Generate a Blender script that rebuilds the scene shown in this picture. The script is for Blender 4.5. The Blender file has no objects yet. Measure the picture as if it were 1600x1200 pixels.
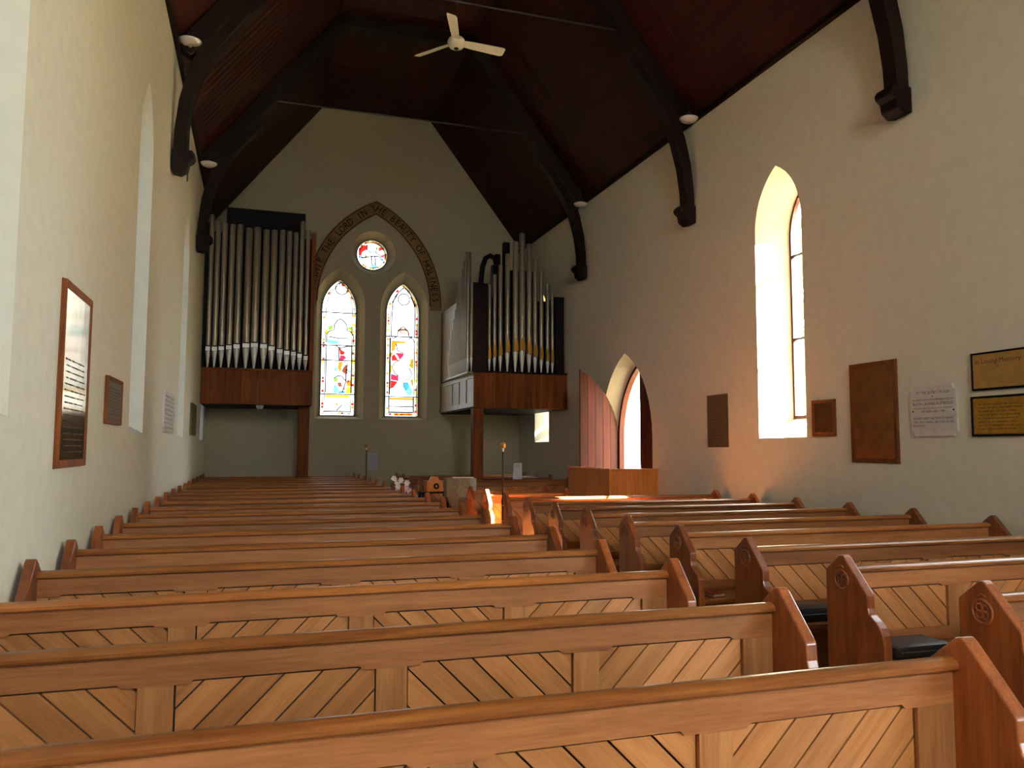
import bpy, math, random
from math import sin, cos, pi, radians, sqrt, atan2, tan
from mathutils import Vector, Matrix
from mathutils.geometry import tessellate_polygon

C = bpy.context.scene.collection
SC = bpy.context.scene
rnd = random.Random(7)

# ------------------------------------------------------------------ camera, light, exposure
EYE = 1.55
cam_d = bpy.data.cameras.new('camera')
cam_d.sensor_width = 36.0
cam_d.lens = 36.0 * 1233.5 / 1600.0
cam_d.clip_start = 0.05
cam = bpy.data.objects.new('camera', cam_d)
C.objects.link(cam)
cam.location = (0, 0, EYE)
yaw, pitch, roll = radians(17.824), radians(4.631), radians(0.1929)
cam.rotation_euler = (Matrix.Rotation(-yaw, 3, 'Z') @ Matrix.Rotation(pi / 2 + pitch, 3, 'X') @ Matrix.Rotation(roll, 3, 'Z')).to_euler()
SC.camera = cam

SKY = 18.0
world = bpy.data.worlds.new('sky')
SC.world = world
world.use_nodes = True
bg = world.node_tree.nodes['Background']
bg.inputs['Color'].default_value = (0.84, 0.92, 1.0, 1)
bg.inputs['Strength'].default_value = SKY

SUN_DIR = Vector((-1.0, 0.53, -0.92)).normalized()
sun_d = bpy.data.lights.new('sun', 'SUN')
sun_d.energy = 400.0
sun_d.angle = radians(0.6)
sun_d.color = (1.0, 0.95, 0.87)
sun = bpy.data.objects.new('sun', sun_d)
C.objects.link(sun)
sun.rotation_euler = SUN_DIR.to_track_quat('-Z', 'Y').to_euler()
sun.location = (20, -5, 20)

vs = SC.view_settings
vs.view_transform = 'Standard'
vs.look = 'None'
vs.gamma = 1.0
vs.use_curve_mapping = False
vs.exposure = 1.02
SC.cycles.max_bounces = 10
SC.cycles.diffuse_bounces = 6
SC.cycles.transparent_max_bounces = 12
SC.cycles.sample_clamp_indirect = 6.0
SC.cycles.caustics_reflective = False
SC.cycles.caustics_refractive = False

# ------------------------------------------------------------------ main measures
WL, WR, YB, YF = -1.13, 6.31, 19.0, -6.0
EAVE, TOP, XC1, XC2 = 6.656, 9.75, 1.29, 3.915
WT = 0.60
GD = 0.46          # depth of the glass behind the inner wall face


# ------------------------------------------------------------------ materials
def srgb(r, g, b):
    f = lambda c: (c / 255 / 12.92) if c / 255 <= 0.04045 else ((c / 255 + 0.055) / 1.055) ** 2.4
    return (f(r), f(g), f(b), 1.0)


def newmat(name):
    m = bpy.data.materials.new(name)
    m.use_nodes = True
    nt = m.node_tree
    b = nt.nodes['Principled BSDF']
    return m, nt, b


def plain(name, col, rough=0.5, metal=0.0, spec=0.5, bump=0.0, bscale=60.0, var=0.0):
    m, nt, b = newmat(name)
    b.inputs['Base Color'].default_value = col
    b.inputs['Roughness'].default_value = rough
    b.inputs['Metallic'].default_value = metal
    b.inputs['Specular IOR Level'].default_value = spec
    if bump or var:
        tc = nt.nodes.new('ShaderNodeTexCoord')
        n = nt.nodes.new('ShaderNodeTexNoise')
        n.inputs['Scale'].default_value = bscale
        n.inputs['Detail'].default_value = 4
        nt.links.new(tc.outputs['Object'], n.inputs['Vector'])
        if bump:
            bp = nt.nodes.new('ShaderNodeBump')
            bp.inputs['Strength'].default_value = bump
            bp.inputs['Distance'].default_value = 0.01
            nt.links.new(n.outputs['Fac'], bp.inputs['Height'])
            nt.links.new(bp.outputs['Normal'], b.inputs['Normal'])
        if var:
            r = nt.nodes.new('ShaderNodeValToRGB')
            r.color_ramp.elements[0].position = 0.35
            r.color_ramp.elements[1].position = 0.65
            r.color_ramp.elements[0].color = tuple(c * (1 - var) for c in col[:3]) + (1,)
            r.color_ramp.elements[1].color = tuple(min(1, c * (1 + var)) for c in col[:3]) + (1,)
            nt.links.new(n.outputs['Fac'], r.inputs['Fac'])
            nt.links.new(r.outputs['Color'], b.inputs['Base Color'])
    return m


def wood(name, light, dark, rot=(0, 0, 0), rough=0.3, coat=0.3, grain=1.0, variation=0.35, long=0.6, spec=0.5):
    """grain runs along local X after rotation"""
    m, nt, b = newmat(name)
    N, L = nt.nodes.new, nt.links.new
    tc = N('ShaderNodeTexCoord')
    oi = N('ShaderNodeObjectInfo')
    mp = N('ShaderNodeMapping')
    mp.inputs['Rotation'].default_value = rot
    L(tc.outputs['Object'], mp.inputs['Vector'])
    add = N('ShaderNodeVectorMath'); add.operation = 'ADD'
    sc = N('ShaderNodeVectorMath'); sc.operation = 'SCALE'
    cmb = N('ShaderNodeCombineXYZ')
    for i in range(3):
        L(oi.outputs['Random'], cmb.inputs[i])
    L(cmb.outputs[0], sc.inputs[0]); sc.inputs['Scale'].default_value = 17.0
    L(mp.outputs[0], add.inputs[0]); L(sc.outputs[0], add.inputs[1])
    st = N('ShaderNodeVectorMath'); st.operation = 'MULTIPLY'
    st.inputs[1].default_value = (long, 9.0, 9.0)
    L(add.outputs[0], st.inputs[0])
    n1 = N('ShaderNodeTexNoise'); n1.inputs['Scale'].default_value = 2.2 * grain
    n1.inputs['Detail'].default_value = 5; n1.inputs['Distortion'].default_value = 0.6
    L(st.outputs[0], n1.inputs['Vector'])
    n2 = N('ShaderNodeTexNoise'); n2.inputs['Scale'].default_value = 14 * grain
    n2.inputs['Detail'].default_value = 3
    L(st.outputs[0], n2.inputs['Vector'])
    mx = N('ShaderNodeMix'); mx.data_type = 'FLOAT'; mx.inputs[0].default_value = 0.35
    L(n1.outputs['Fac'], mx.inputs[2]); L(n2.outputs['Fac'], mx.inputs[3])
    rp = N('ShaderNodeValToRGB')
    e = rp.color_ramp.elements
    e[0].position = 0.32; e[0].color = dark
    e[1].position = 0.62; e[1].color = light
    L(mx.outputs[0], rp.inputs['Fac'])
    # per-board brightness
    mr = N('ShaderNodeMapRange')
    mr.inputs['To Min'].default_value = 1 - variation
    mr.inputs['To Max'].default_value = 1 + variation * 0.5
    L(oi.outputs['Random'], mr.inputs['Value'])
    ml = N('ShaderNodeVectorMath'); ml.operation = 'SCALE'
    L(rp.outputs['Color'], ml.inputs[0]); L(mr.outputs[0], ml.inputs['Scale'])
    L(ml.outputs[0], b.inputs['Base Color'])
    b.inputs['Roughness'].default_value = rough
    b.inputs['Coat Weight'].default_value = coat
    b.inputs['Specular IOR Level'].default_value = spec
    b.inputs['Coat Roughness'].default_value = 0.18
    bp = N('ShaderNodeBump'); bp.inputs['Strength'].default_value = 0.12; bp.inputs['Distance'].default_value = 0.004
    L(n2.outputs['Fac'], bp.inputs['Height'])
    L(bp.outputs['Normal'], b.inputs['Normal'])
    return m


def glass(name, col, gloss=0.04):
    m, nt, b = newmat(name)
    nt.nodes.remove(b)
    N, L = nt.nodes.new, nt.links.new
    t = N('ShaderNodeBsdfTransparent'); t.inputs[0].default_value = tuple(sqrt(c) for c in col[:3]) + (1,)      # each pane has two faces
    g = N('ShaderNodeBsdfGlossy'); g.inputs['Roughness'].default_value = 0.05
    mx = N('ShaderNodeMixShader'); mx.inputs[0].default_value = gloss
    L(t.outputs[0], mx.inputs[1]); L(g.outputs[0], mx.inputs[2])
    L(mx.outputs[0], nt.nodes['Material Output'].inputs['Surface'])
    return m


M = {}
PL, PD = srgb(192, 132, 80), srgb(158, 100, 54)
M['rail'] = wood('rail_wood', srgb(158, 104, 64), srgb(122, 74, 42), rough=0.42, coat=0.06, spec=0.25)
M['cap'] = wood('cap_wood', srgb(160, 100, 50), srgb(116, 64, 28), rough=0.34, coat=0.16, spec=0.35)
M['stile'] = wood('stile_wood', srgb(184, 128, 80), srgb(146, 92, 52), rot=(0, pi / 2, 0), rough=0.34)
M['board_a'] = wood('board_wood_down', PL, PD, rot=(0, -pi / 4, 0), rough=0.36, variation=0.2)
M['board_b'] = wood('board_wood_up', PL, PD, rot=(0, pi / 4, 0), rough=0.36, variation=0.2)
M['end'] = wood('pew_end_wood', srgb(150, 82, 40), srgb(100, 46, 18), rot=(0, pi / 2, 0), rough=0.3, coat=0.25)
M['oak'] = wood('screen_wood', srgb(226, 140, 62), srgb(194, 106, 38), rot=(0, pi / 2, 0), rough=0.4, variation=0.15, coat=0.05)
M['organwood'] = wood('organ_case_wood', srgb(122, 66, 28), srgb(78, 36, 12), rot=(0, pi / 2, 0), rough=0.6, variation=0.25, coat=0.0, spec=0.12)
M['casewood'] = wood('pale_case_wood', srgb(150, 118, 76), srgb(110, 80, 46), rot=(0, pi / 2, 0), rough=0.45, coat=0.1, spec=0.3)
M['doorwood'] = wood('door_wood', srgb(70, 24, 6), srgb(44, 13, 3), rot=(0, pi / 2, 0), rough=0.6, variation=0.3, coat=0.0, spec=0.15)
M['dark'] = wood('dark_stained_wood', srgb(26, 11, 7), srgb(12, 5, 3), rough=0.65, coat=0.0, spec=0.12)
M['black'] = plain('black_case', srgb(12, 9, 11), 0.7, spec=0.15)
M['groove'] = plain('groove_shade_dark', srgb(40, 20, 10), 0.8)
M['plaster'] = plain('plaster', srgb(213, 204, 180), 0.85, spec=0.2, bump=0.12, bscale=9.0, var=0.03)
M['plaster_back_shaded'] = plain('plaster_back_shaded', srgb(174, 163, 136), 0.85, spec=0.2, bump=0.12, bscale=9.0, var=0.03)  # same plaster, darkened: the dimness of the far end is put into its colour
M['stonefloor'] = plain('stone_floor', srgb(120, 100, 82), 0.6, bump=0.1, var=0.15, bscale=3)
M['pipe'] = plain('pipe_metal', srgb(176, 162, 142), 0.38, metal=0.75, bump=0.03, bscale=20, var=0.06)
M['pipe_lip'] = plain('pipe_lip_metal', srgb(214, 210, 204), 0.45, metal=0.4)
M['gold'] = plain('gilt', srgb(176, 130, 52), 0.4, metal=0.6)
M['brass'] = plain('polished_brass', srgb(150, 112, 42), 0.11, metal=1.0, bump=0.10, bscale=4, var=0.08)
M['brass_old'] = plain('aged_brass', srgb(128, 78, 38), 0.22, metal=0.85, bump=0.04, bscale=7, var=0.2)
M['brass_mid'] = plain('yellow_brass', srgb(168, 128, 62), 0.35, metal=0.55, bump=0.04, bscale=12, var=0.1)
M['brass_gold'] = plain('golden_brass', srgb(160, 116, 26), 0.3, metal=0.6, bump=0.04, bscale=12, var=0.15)
M['bronze'] = plain('green_bronze', srgb(84, 66, 38), 0.55, metal=0.15, spec=0.2, bump=0.05, bscale=30, var=0.2)
M['marble'] = plain('white_marble', srgb(204, 192, 178), 0.35, bump=0.02, var=0.06, bscale=14)
M['ink'] = plain('lettering_dark', srgb(16, 12, 14), 0.8, spec=0.1)
M['engraved'] = plain('engraved_letters', srgb(60, 34, 14), 0.7)
M['iron'] = plain('black_iron', srgb(30, 26, 26), 0.5, metal=0.4)
M['lead'] = plain('lead_came', srgb(40, 38, 40), 0.6)
M['fan'] = plain('cream_enamel', srgb(236, 226, 200), 0.3)
M['lampglass'] = plain('lamp_glass', srgb(250, 240, 228), 0.15, spec=0.9, metal=0.35)
M['band'] = plain('painted_band', srgb(116, 88, 44), 0.7, var=0.15, bscale=8, bump=0.05)
M['stone'] = plain('font_stone', srgb(128, 118, 96), 0.75, bump=0.25, bscale=22, var=0.15)
M['cloth'] = plain('white_cloth', srgb(232, 226, 214), 0.8)
M['paper'] = plain('white_paper', srgb(226, 226, 224), 0.8)
M['paperblue'] = plain('pale_blue_paper', srgb(170, 178, 196), 0.8)
M['kneeler'] = plain('black_hassock', srgb(22, 20, 24), 0.45, bump=0.2, bscale=40)
M['blue'] = plain('navy_cloth', srgb(30, 38, 66), 0.8)
M['treeleaf'] = plain('tree_leaf', srgb(112, 116, 78), 0.6)
M['faint'] = plain('faint_lettering', srgb(150, 136, 120), 0.8)
M['leafm'] = plain('leaf_green', srgb(58, 92, 40), 0.5)
M['petal'] = plain('white_petal', srgb(240, 232, 224), 0.6)
M['petalpink'] = plain('pink_petal', srgb(220, 176, 190), 0.6)
M['grass'] = plain('outside_ground', srgb(150, 140, 110), 0.9, var=0.2, bscale=0.6)
M['bark'] = plain('bark', srgb(90, 70, 52), 0.9, bump=0.5, bscale=6)
M['clear'] = glass('clear_glass', (0.87, 0.90, 0.90, 1))
M['cathedral'] = glass('cathedral_glass', (0.020, 0.038, 0.072, 1))  # unseen left panes, tinted dark to cut and cool the incoming daylight
M['bookred'] = plain('red_book_cover', srgb(130, 30, 24), 0.6)


def ceiling_mat():
    m, nt, b = newmat('ceiling_boards')
    N, L = nt.nodes.new, nt.links.new
    tc = N('ShaderNodeTexCoord')
    mp = N('ShaderNodeMapping'); mp.inputs['Scale'].default_value = (6.0, 0.35, 6.0)
    L(tc.outputs['Object'], mp.inputs['Vector'])
    n = N('ShaderNodeTexNoise'); n.inputs['Scale'].default_value = 1.6; n.inputs['Detail'].default_value = 5
    L(mp.outputs[0], n.inputs['Vector'])
    rp = N('ShaderNodeValToRGB')
    rp.color_ramp.elements[0].position = 0.3; rp.color_ramp.elements[0].color = srgb(29, 6, 2)
    rp.color_ramp.elements[1].position = 0.75; rp.color_ramp.elements[1].color = srgb(54, 13, 6)
    L(n.outputs['Fac'], rp.inputs['Fac'])
    L(rp.outputs['Color'], b.inputs['Base Color'])
    b.inputs['Roughness'].default_value = 0.7
    b.inputs['Specular IOR Level'].default_value = 0.15
    w = N('ShaderNodeTexWave'); w.bands_direction = 'Y'; w.wave_profile = 'SAW'
    w.inputs['Scale'].default_value = 1.6
    L(tc.outputs['Object'], w.inputs['Vector'])
    cr = N('ShaderNodeValToRGB')
    cr.color_ramp.elements[0].position = 0.0; cr.color_ramp.elements[0].color = (0, 0, 0, 1)
    cr.color_ramp.elements[1].position = 0.06; cr.color_ramp.elements[1].color = (1, 1, 1, 1)
    L(w.outputs['Fac'], cr.inputs['Fac'])
    bp = N('ShaderNodeBump'); bp.inputs['Strength'].default_value = 0.5; bp.inputs['Distance'].default_value = 0.01
    L(cr.outputs['Color'], bp.inputs['Height']); L(bp.outputs['Normal'], b.inputs['Normal'])
    return m


M['ceiling'] = ceiling_mat()


# ------------------------------------------------------------------ mesh helpers
class MB:
    def __init__(s):
        s.v, s.f, s.m = [], [], []

    def add(s, vs, fs, mi=0):
        o = len(s.v)
        s.v += [tuple(p) for p in vs]
        s.f += [tuple(i + o for i in f) for f in fs]
        s.m += [mi] * len(fs)
        return s

    def box(s, x0, x1, y0, y1, z0, z1, mi=0):
        return s.add([(x0, y0, z0), (x1, y0, z0), (x1, y1, z0), (x0, y1, z0), (x0, y0, z1), (x1, y0, z1), (x1, y1, z1), (x0, y1, z1)],
                     [(0, 3, 2, 1), (4, 5, 6, 7), (0, 1, 5, 4), (1, 2, 6, 5), (2, 3, 7, 6), (3, 0, 4, 7)], mi)

    def prism(s, pts, a0, a1, axis='y', mi=0):
        """polygon pts in the two other axes, extruded along axis from a0 to a1"""
        n = len(pts)
        def P(p, a):
            return {'y': (p[0], a, p[1]), 'x': (a, p[0], p[1]), 'z': (p[0], p[1], a)}[axis]
        vs = [P(p, a0) for p in pts] + [P(p, a1) for p in pts]
        tri = tessellate_polygon([[Vector((p[0], p[1], 0)) for p in pts]]) if n > 4 else None
        if tri:
            fs = [tuple(t) for t in tri] + [tuple(i + n for i in reversed(t)) for t in tri]
        else:
            fs = [tuple(range(n)), tuple(range(2 * n - 1, n - 1, -1))]
        fs += [(i, (i + 1) % n, (i + 1) % n + n, i + n) for i in range(n)]
        return s.add(vs, fs, mi)

    def tube(s, path, r, n=8, mi=0, cap=True):
        path = [Vector(p) for p in path]
        rs = r if isinstance(r, (list, tuple)) else [r] * len(path)
        vs, fs = [], []
        up0 = None
        for i, p in enumerate(path):
            d = (path[min(i + 1, len(path) - 1)] - path[max(i - 1, 0)]).normalized()
            ref = Vector((0, 0, 1)) if abs(d.z) < 0.95 else Vector((1, 0, 0))
            if up0 is not None:
                ref = up0
            a = d.cross(ref).normalized(); b = a.cross(d).normalized(); up0 = b
            for k in range(n):
                t = 2 * pi * k / n
                vs.append(p + (a * cos(t) + b * sin(t)) * rs[i])
        for i in range(len(path) - 1):
            for k in range(n):
                fs.append((i * n + k, i * n + (k + 1) % n, (i + 1) * n + (k + 1) % n, (i + 1) * n + k))
        if cap:
            fs.append(tuple(range(n - 1, -1, -1)))
            fs.append(tuple((len(path) - 1) * n + k for k in range(n)))
        return s.add(vs, fs, mi)

    def lathe(s, prof, c=(0, 0, 0), n=16, mi=0, ph=0.0, sx=1.0, sy=1.0):
        """prof: (r, z) from bottom to top"""
        vs, fs = [], []
        for r, z in prof:
            for k in range(n):
                t = 2 * pi * k / n + ph
                vs.append((c[0] + r * cos(t) * sx, c[1] + r * sin(t) * sy, c[2] + z))
        for i in range(len(prof) - 1):
            for k in range(n):
                fs.append((i * n + k, i * n + (k + 1) % n, (i + 1) * n + (k + 1) % n, (i + 1) * n + k))
        if prof[0][0] > 1e-4:
            fs.append(tuple(range(n - 1, -1, -1)))
        if prof[-1][0] > 1e-4:
            fs.append(tuple((len(prof) - 1) * n + k for k in range(n)))
        return s.add(vs, fs, mi)

    def mesh(s, name, mats, smooth=False, bevel=0.0, fix=False):
        me = bpy.data.meshes.new(name)
        me.from_pydata(s.v, [], s.f)
        for m in (mats if isinstance(mats, (list, tuple)) else [mats]):
            me.materials.append(M[m] if isinstance(m, str) else m)
        if any(s.m):
            me.polygons.foreach_set('material_index', s.m)
        if bevel or fix:
            import bmesh
            bm = bmesh.new(); bm.from_mesh(me)
            bmesh.ops.remove_doubles(bm, verts=bm.verts, dist=1e-5)
            bmesh.ops.recalc_face_normals(bm, faces=bm.faces)
            if bevel:
                ed = [e for e in bm.edges if len(e.link_faces) == 2 and e.calc_face_angle(0) > 0.5]
                bmesh.ops.bevel(bm, geom=ed, offset=bevel, segments=2, affect='EDGES', profile=0.5, clamp_overlap=True)
            bm.to_mesh(me); bm.free()
        if smooth:
            me.polygons.foreach_set('use_smooth', [True] * len(me.polygons))
            if smooth != 'all':
                try:
                    me.set_sharp_from_angle(angle=radians(40))
                except Exception:
                    pass
        me.update()
        return me


def link(name, me, parent=None, loc=(0, 0, 0), rz=0.0, label=None, cat=None, group=None, kind=None):
    o = bpy.data.objects.new(name, me)
    C.objects.link(o)
    o.location = loc
    if rz:
        o.rotation_euler = (0, 0, rz)
    if parent is not None:
        o.parent = parent
    if label: o['label'] = label
    if cat: o['category'] = cat
    if group: o['group'] = group
    if kind: o['kind'] = kind
    return o


def build(mb, name, mats, parent=None, smooth=False, bevel=0.0, fix=True, **k):
    return link(name, mb.mesh(name, mats, smooth, bevel, fix), parent, **k)


def thing(name, label, cat, loc=(0, 0, 0), rz=0.0, group=None, kind=None):
    return link(name, None, None, loc, rz, label, cat, group, kind)


def children_of(o, table):
    return table.get(o.name, [])


def text_data(body, size=0.1, extrude=0.001, align='CENTER'):
    cu = bpy.data.curves.new('text', 'FONT')
    cu.body = body
    cu.size = size
    cu.extrude = extrude
    cu.align_x = align
    cu.resolution_u = 2
    o = bpy.data.objects.new('text', cu)
    C.objects.link(o)
    bpy.context.view_layer.update()
    dg = bpy.context.evaluated_depsgraph_get()
    me = bpy.data.meshes.new_from_object(o.evaluated_get(dg))
    vs = [v.co.copy() for v in me.vertices]
    fs = [tuple(p.vertices) for p in me.polygons]
    bpy.data.objects.remove(o)
    bpy.data.curves.remove(cu)
    bpy.data.meshes.remove(me)
    return vs, fs


# ------------------------------------------------------------------ outlines
def lancet(c, half, sill, spring, apex, n=9):
    rise = apex - spring
    R = (half * half + rise * rise) / (2 * half)
    a1 = math.asin(min(1.0, rise / R))
    pts = [(c - half, sill), (c + half, sill)]
    for i in range(n + 1):
        a = a1 * i / n
        pts.append((c + half - R + R * cos(a), spring + R * sin(a)))
    for i in range(n - 1, -1, -1):
        a = a1 * i / n
        pts.append((c - half + R - R * cos(a), spring + R * sin(a)))
    return pts


def circle(cx, cz, r, n=32):
    return [(cx + r * cos(2 * pi * k / n), cz + r * sin(2 * pi * k / n)) for k in range(n)]


def wall_with_holes(name, outer, holes, face, depth, thick, axis, matname):
    """holes: list of (inner outline, outer outline); face coordinate of the room side, sign of depth points outwards"""
    sg = 1 if depth > 0 else -1
    mb = MB()
    def P(p, a):
        return (a, p[0], p[1]) if axis == 'x' else (p[0], a, p[1])
    def plate(a, outl, hl):
        loops = [[Vector((p[0], p[1], 0)) for p in outl]] + [[Vector((p[0], p[1], 0)) for p in h] for h in hl]
        flat = [p for l in loops for p in l]
        tris = tessellate_polygon(loops)
        mb.add([P((p.x, p.y), a) for p in flat], [tuple(t) for t in tris])
    back = face + sg * thick
    plate(face, outer, [h[0] for h in holes])
    plate(back, outer, [h[1] for h in holes])
    n = len(outer)
    mb.add([P(p, face) for p in outer] + [P(p, back) for p in outer], [(i, (i + 1) % n, (i + 1) % n + n, i + n) for i in range(n)])
    for hi, ho, dep in holes:
        n = len(hi)
        g = face + sg * dep
        mb.add([P(p, face) for p in hi] + [P(p, g) for p in ho] + [P(p, back) for p in ho],
               [(i, (i + 1) % n, (i + 1) % n + n, i + n) for i in range(n)] + [(i + n, (i + 1) % n + n, (i + 1) % n + 2 * n, i + 2 * n) for i in range(n)])
    return build(mb, name, matname, kind='structure')


# ------------------------------------------------------------------ walls
def win_holes(c):
    return (lancet(c, 0.475, 1.69, 4.42, 5.22), lancet(c, 0.335, 1.95, 4.38, 5.05), GD)


R_WIN = [4.0, 8.47, 17.35]
L_WIN = [3.82, 8.45, 13.1, 17.85]
DOOR_IN = lancet(12.95, 1.03, 0.02, 1.75, 3.27)
DOOR_OUT = lancet(12.90, 0.85, 0.02, 1.75, 3.10)
DD = 0.29
BW_IN, BW_OUT = lancet(-3.3, 1.55, 0.9, 3.9, 5.9), lancet(-3.3, 1.35, 1.1, 3.9, 5.6)
gable = lambda: [(WL, -0.1), (WR, -0.1), (WR, EAVE + 0.05), (XC2, TOP + 0.05), (XC1, TOP + 0.05), (WL, EAVE + 0.05)]

rect = [(YF - WT, -0.1), (YB + WT, -0.1), (YB + WT, EAVE + 0.25), (YF - WT, EAVE + 0.25)]
wall_with_holes('wall_right', rect, [win_holes(c) for c in R_WIN] + [(DOOR_IN, DOOR_OUT, DD), (BW_IN, BW_OUT, 0.4)], WR, 1, WT, 'x', 'plaster')
wall_with_holes('wall_left', rect, [win_holes(c) for c in L_WIN], WL, -1, WT, 'x', 'plaster')

LX, RX = 1.80, 3.345          # the two stained lancets
GB = 0.28
lan_in = lambda c: lancet(c, 0.585, 2.22, 4.92, 5.86)
lan_out = lambda c: lancet(c, 0.415, 2.30, 4.86, 5.62)
ROS = (2.565, 6.27)
wall_with_holes('wall_back', gable(), [(lan_in(LX), lan_out(LX), GB), (lan_in(RX), lan_out(RX), GB), (circle(*ROS, 0.53), circle(*ROS, 0.385), GB)], YB, 1, WT, 'y', 'plaster_back_shaded')
FW_IN, FW_OUT = lancet(1.4, 1.3, 3.9, 5.8, 7.4), lancet(1.4, 1.1, 4.1, 5.8, 7.2)
wall_with_holes('wall_front', gable(), [(FW_IN, FW_OUT, 0.4)], YF, -1, WT, 'y', 'plaster')

mb = MB().box(WL - WT, WR + WT, YF - WT, YB + WT, -0.12, 0.0)
build(mb, 'floor', 'stonefloor', kind='structure')

# ceiling: two boarded slopes and the flat boarded strip between them
E_ = 0.5
sl = (TOP - EAVE) / (XC1 - WL)
mb = MB()
prof_in = [(WL - WT, EAVE - sl * WT), (XC1, TOP), (XC2, TOP), (WR + WT, EAVE - sl * WT)]
prof_out = [(WR + WT, EAVE - sl * WT + 0.2), (XC2 + 0.08, TOP + 0.2), (XC1 - 0.08, TOP + 0.2), (WL - WT, EAVE - sl * WT + 0.2)]
pp = prof_in + prof_out
n = len(pp)
y0, y1 = YF - WT - 0.1, YB + WT + 0.1
mb.add([(p[0], y0, p[1]) for p in pp] + [(p[0], y1, p[1]) for p in pp],
       [(i, (i + 1) % n, (i + 1) % n + n, i + n) for i in range(n)] +
       [(0, 1, 6, 7), (1, 2, 5, 6), (2, 3, 4, 5), (8, 15, 14, 9), (9, 14, 13, 10), (10, 13, 12, 11)])
build(mb, 'ceiling', 'ceiling', kind='structure')
# wall plates along the eaves
for nm, xa, xb in (('trim_1', WR - 0.06, WR - 0.002), ('trim_2', WL + 0.002, WL + 0.06)):
    build(MB().box(xa, xb, YF + 0.01, YB - 0.01, EAVE - 0.09, EAVE - 0.004), nm, 'dark', kind='structure', bevel=0.008)

build(MB().box(-60, 60, -60, 80, -0.6, -0.25), 'ground_outside', 'grass', kind='structure')


# ------------------------------------------------------------------ plain windows
def outline_frame(mb, outl, w, d0, d1, axis='y', mi=0, cx=None, cz=None):
    """a ring following an outline, w wide towards the inside"""
    n = len(outl)
    cx = sum(p[0] for p in outl) / n if cx is None else cx
    cz = sum(p[1] for p in outl) / n if cz is None else cz
    inn = []
    for i in range(n):
        a, b, c = Vector(outl[i - 1]), Vector(outl[i]), Vector(outl[(i + 1) % n])
        d1_, d2_ = (b - a).normalized(), (c - b).normalized()
        n1, n2 = Vector((-d1_.y, d1_.x)), Vector((-d2_.y, d2_.x))
        nn = (n1 + n2)
        nn = nn.normalized() / max(0.45, nn.normalized().dot(n1))
        if nn.dot(Vector((cx, cz)) - b) < 0 and abs(nn.dot((Vector((cx, cz)) - b).normalized())) > 0.2:
            nn = -nn
        q = b + nn * w
        inn.append((q.x, q.y))
    P = (lambda p, a: (p[0], a, p[1])) if axis == 'y' else (lambda p, a: (a, p[0], p[1]))
    vs = [P(p, d0) for p in outl] + [P(p, d0) for p in inn] + [P(p, d1) for p in inn] + [P(p, d1) for p in outl]
    fs = []
    for k in range(4):
        o1, o2 = k * n, ((k + 1) % 4) * n
        fs += [(o1 + i, o1 + (i + 1) % n, o2 + (i + 1) % n, o2 + i) for i in range(n)]
    mb.add(vs, fs, mi)
    return inn


def slab(mb, outl, d0, d1, axis='y', mi=0):
    return mb.prism(outl, d0, d1, axis, mi)


def clip_z(poly, z0, z1):
    def cut(pl, f, inside):
        out = []
        for i in range(len(pl)):
            a, b = pl[i - 1], pl[i]
            ia, ib = inside(a), inside(b)
            if ia != ib:
                t = f(a, b)
                out.append((a[0] + (b[0] - a[0]) * t, a[1] + (b[1] - a[1]) * t))
            if ib:
                out.append(b)
        return out
    pl = cut(poly, lambda a, b: (z0 - a[1]) / (b[1] - a[1]), lambda p: p[1] >= z0)
    pl = cut(pl, lambda a, b: (z1 - a[1]) / (b[1] - a[1]), lambda p: p[1] <= z1)
    return pl


def plain_window(idx, side, c, label, outl=None, bars=(3.0, 4.12)):
    """local frame: X along the wall, Z up, room towards -Y; origin at the wall face"""
    rz = {'side': -pi / 2, 'right': -pi / 2, 'left': pi / 2, 'front': pi}[side]
    loc = {'side': (WR, c, 0), 'right': (WR, c, 0), 'left': (WL, c, 0), 'front': (c, YF, 0)}[side]
    w = thing('window_%d' % idx, label, 'window', loc, rz, kind='structure')
    o = outl or lancet(0, 0.335, 1.95, 4.38, 5.05)
    dep = GD if outl is None else 0.4
    mb = MB()
    inn = outline_frame(mb, o, 0.035, dep - 0.02, dep + 0.03, cx=0, cz=3.4)
    build(mb, 'window_frame', 'doorwood', w)
    zs = [min(p[1] for p in inn)] + list(bars) + [max(p[1] for p in inn)]
    for i in range(len(zs) - 1):
        pl = clip_z(inn, zs[i] + (0.012 if i else 0), zs[i + 1] - (0.012 if i < len(zs) - 2 else 0))
        build(MB().prism(pl, dep + 0.002, dep + 0.008), 'pane', 'cathedral' if side == 'left' else 'clear', w)
    for z in bars:
        hw = min(max(abs(p[0]) for p in clip_z(inn, z - 0.02, z + 0.02)), 9)
        build(MB().box(-hw, hw, dep - 0.012, dep + 0.022, z - 0.016, z + 0.016), 'glazing_bar', 'iron', w)
    return w


def portal(loc, sx, sz, d):
    l = bpy.data.lights.new('window_portal', 'AREA')
    l.shape = 'RECTANGLE'; l.size = sx; l.size_y = sz
    l.cycles.is_portal = True
    o = bpy.data.objects.new('window_portal', l)
    C.objects.link(o)
    o.location = loc
    o.rotation_euler = Vector(d).to_track_quat('-Z', 'Z').to_euler()


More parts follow.
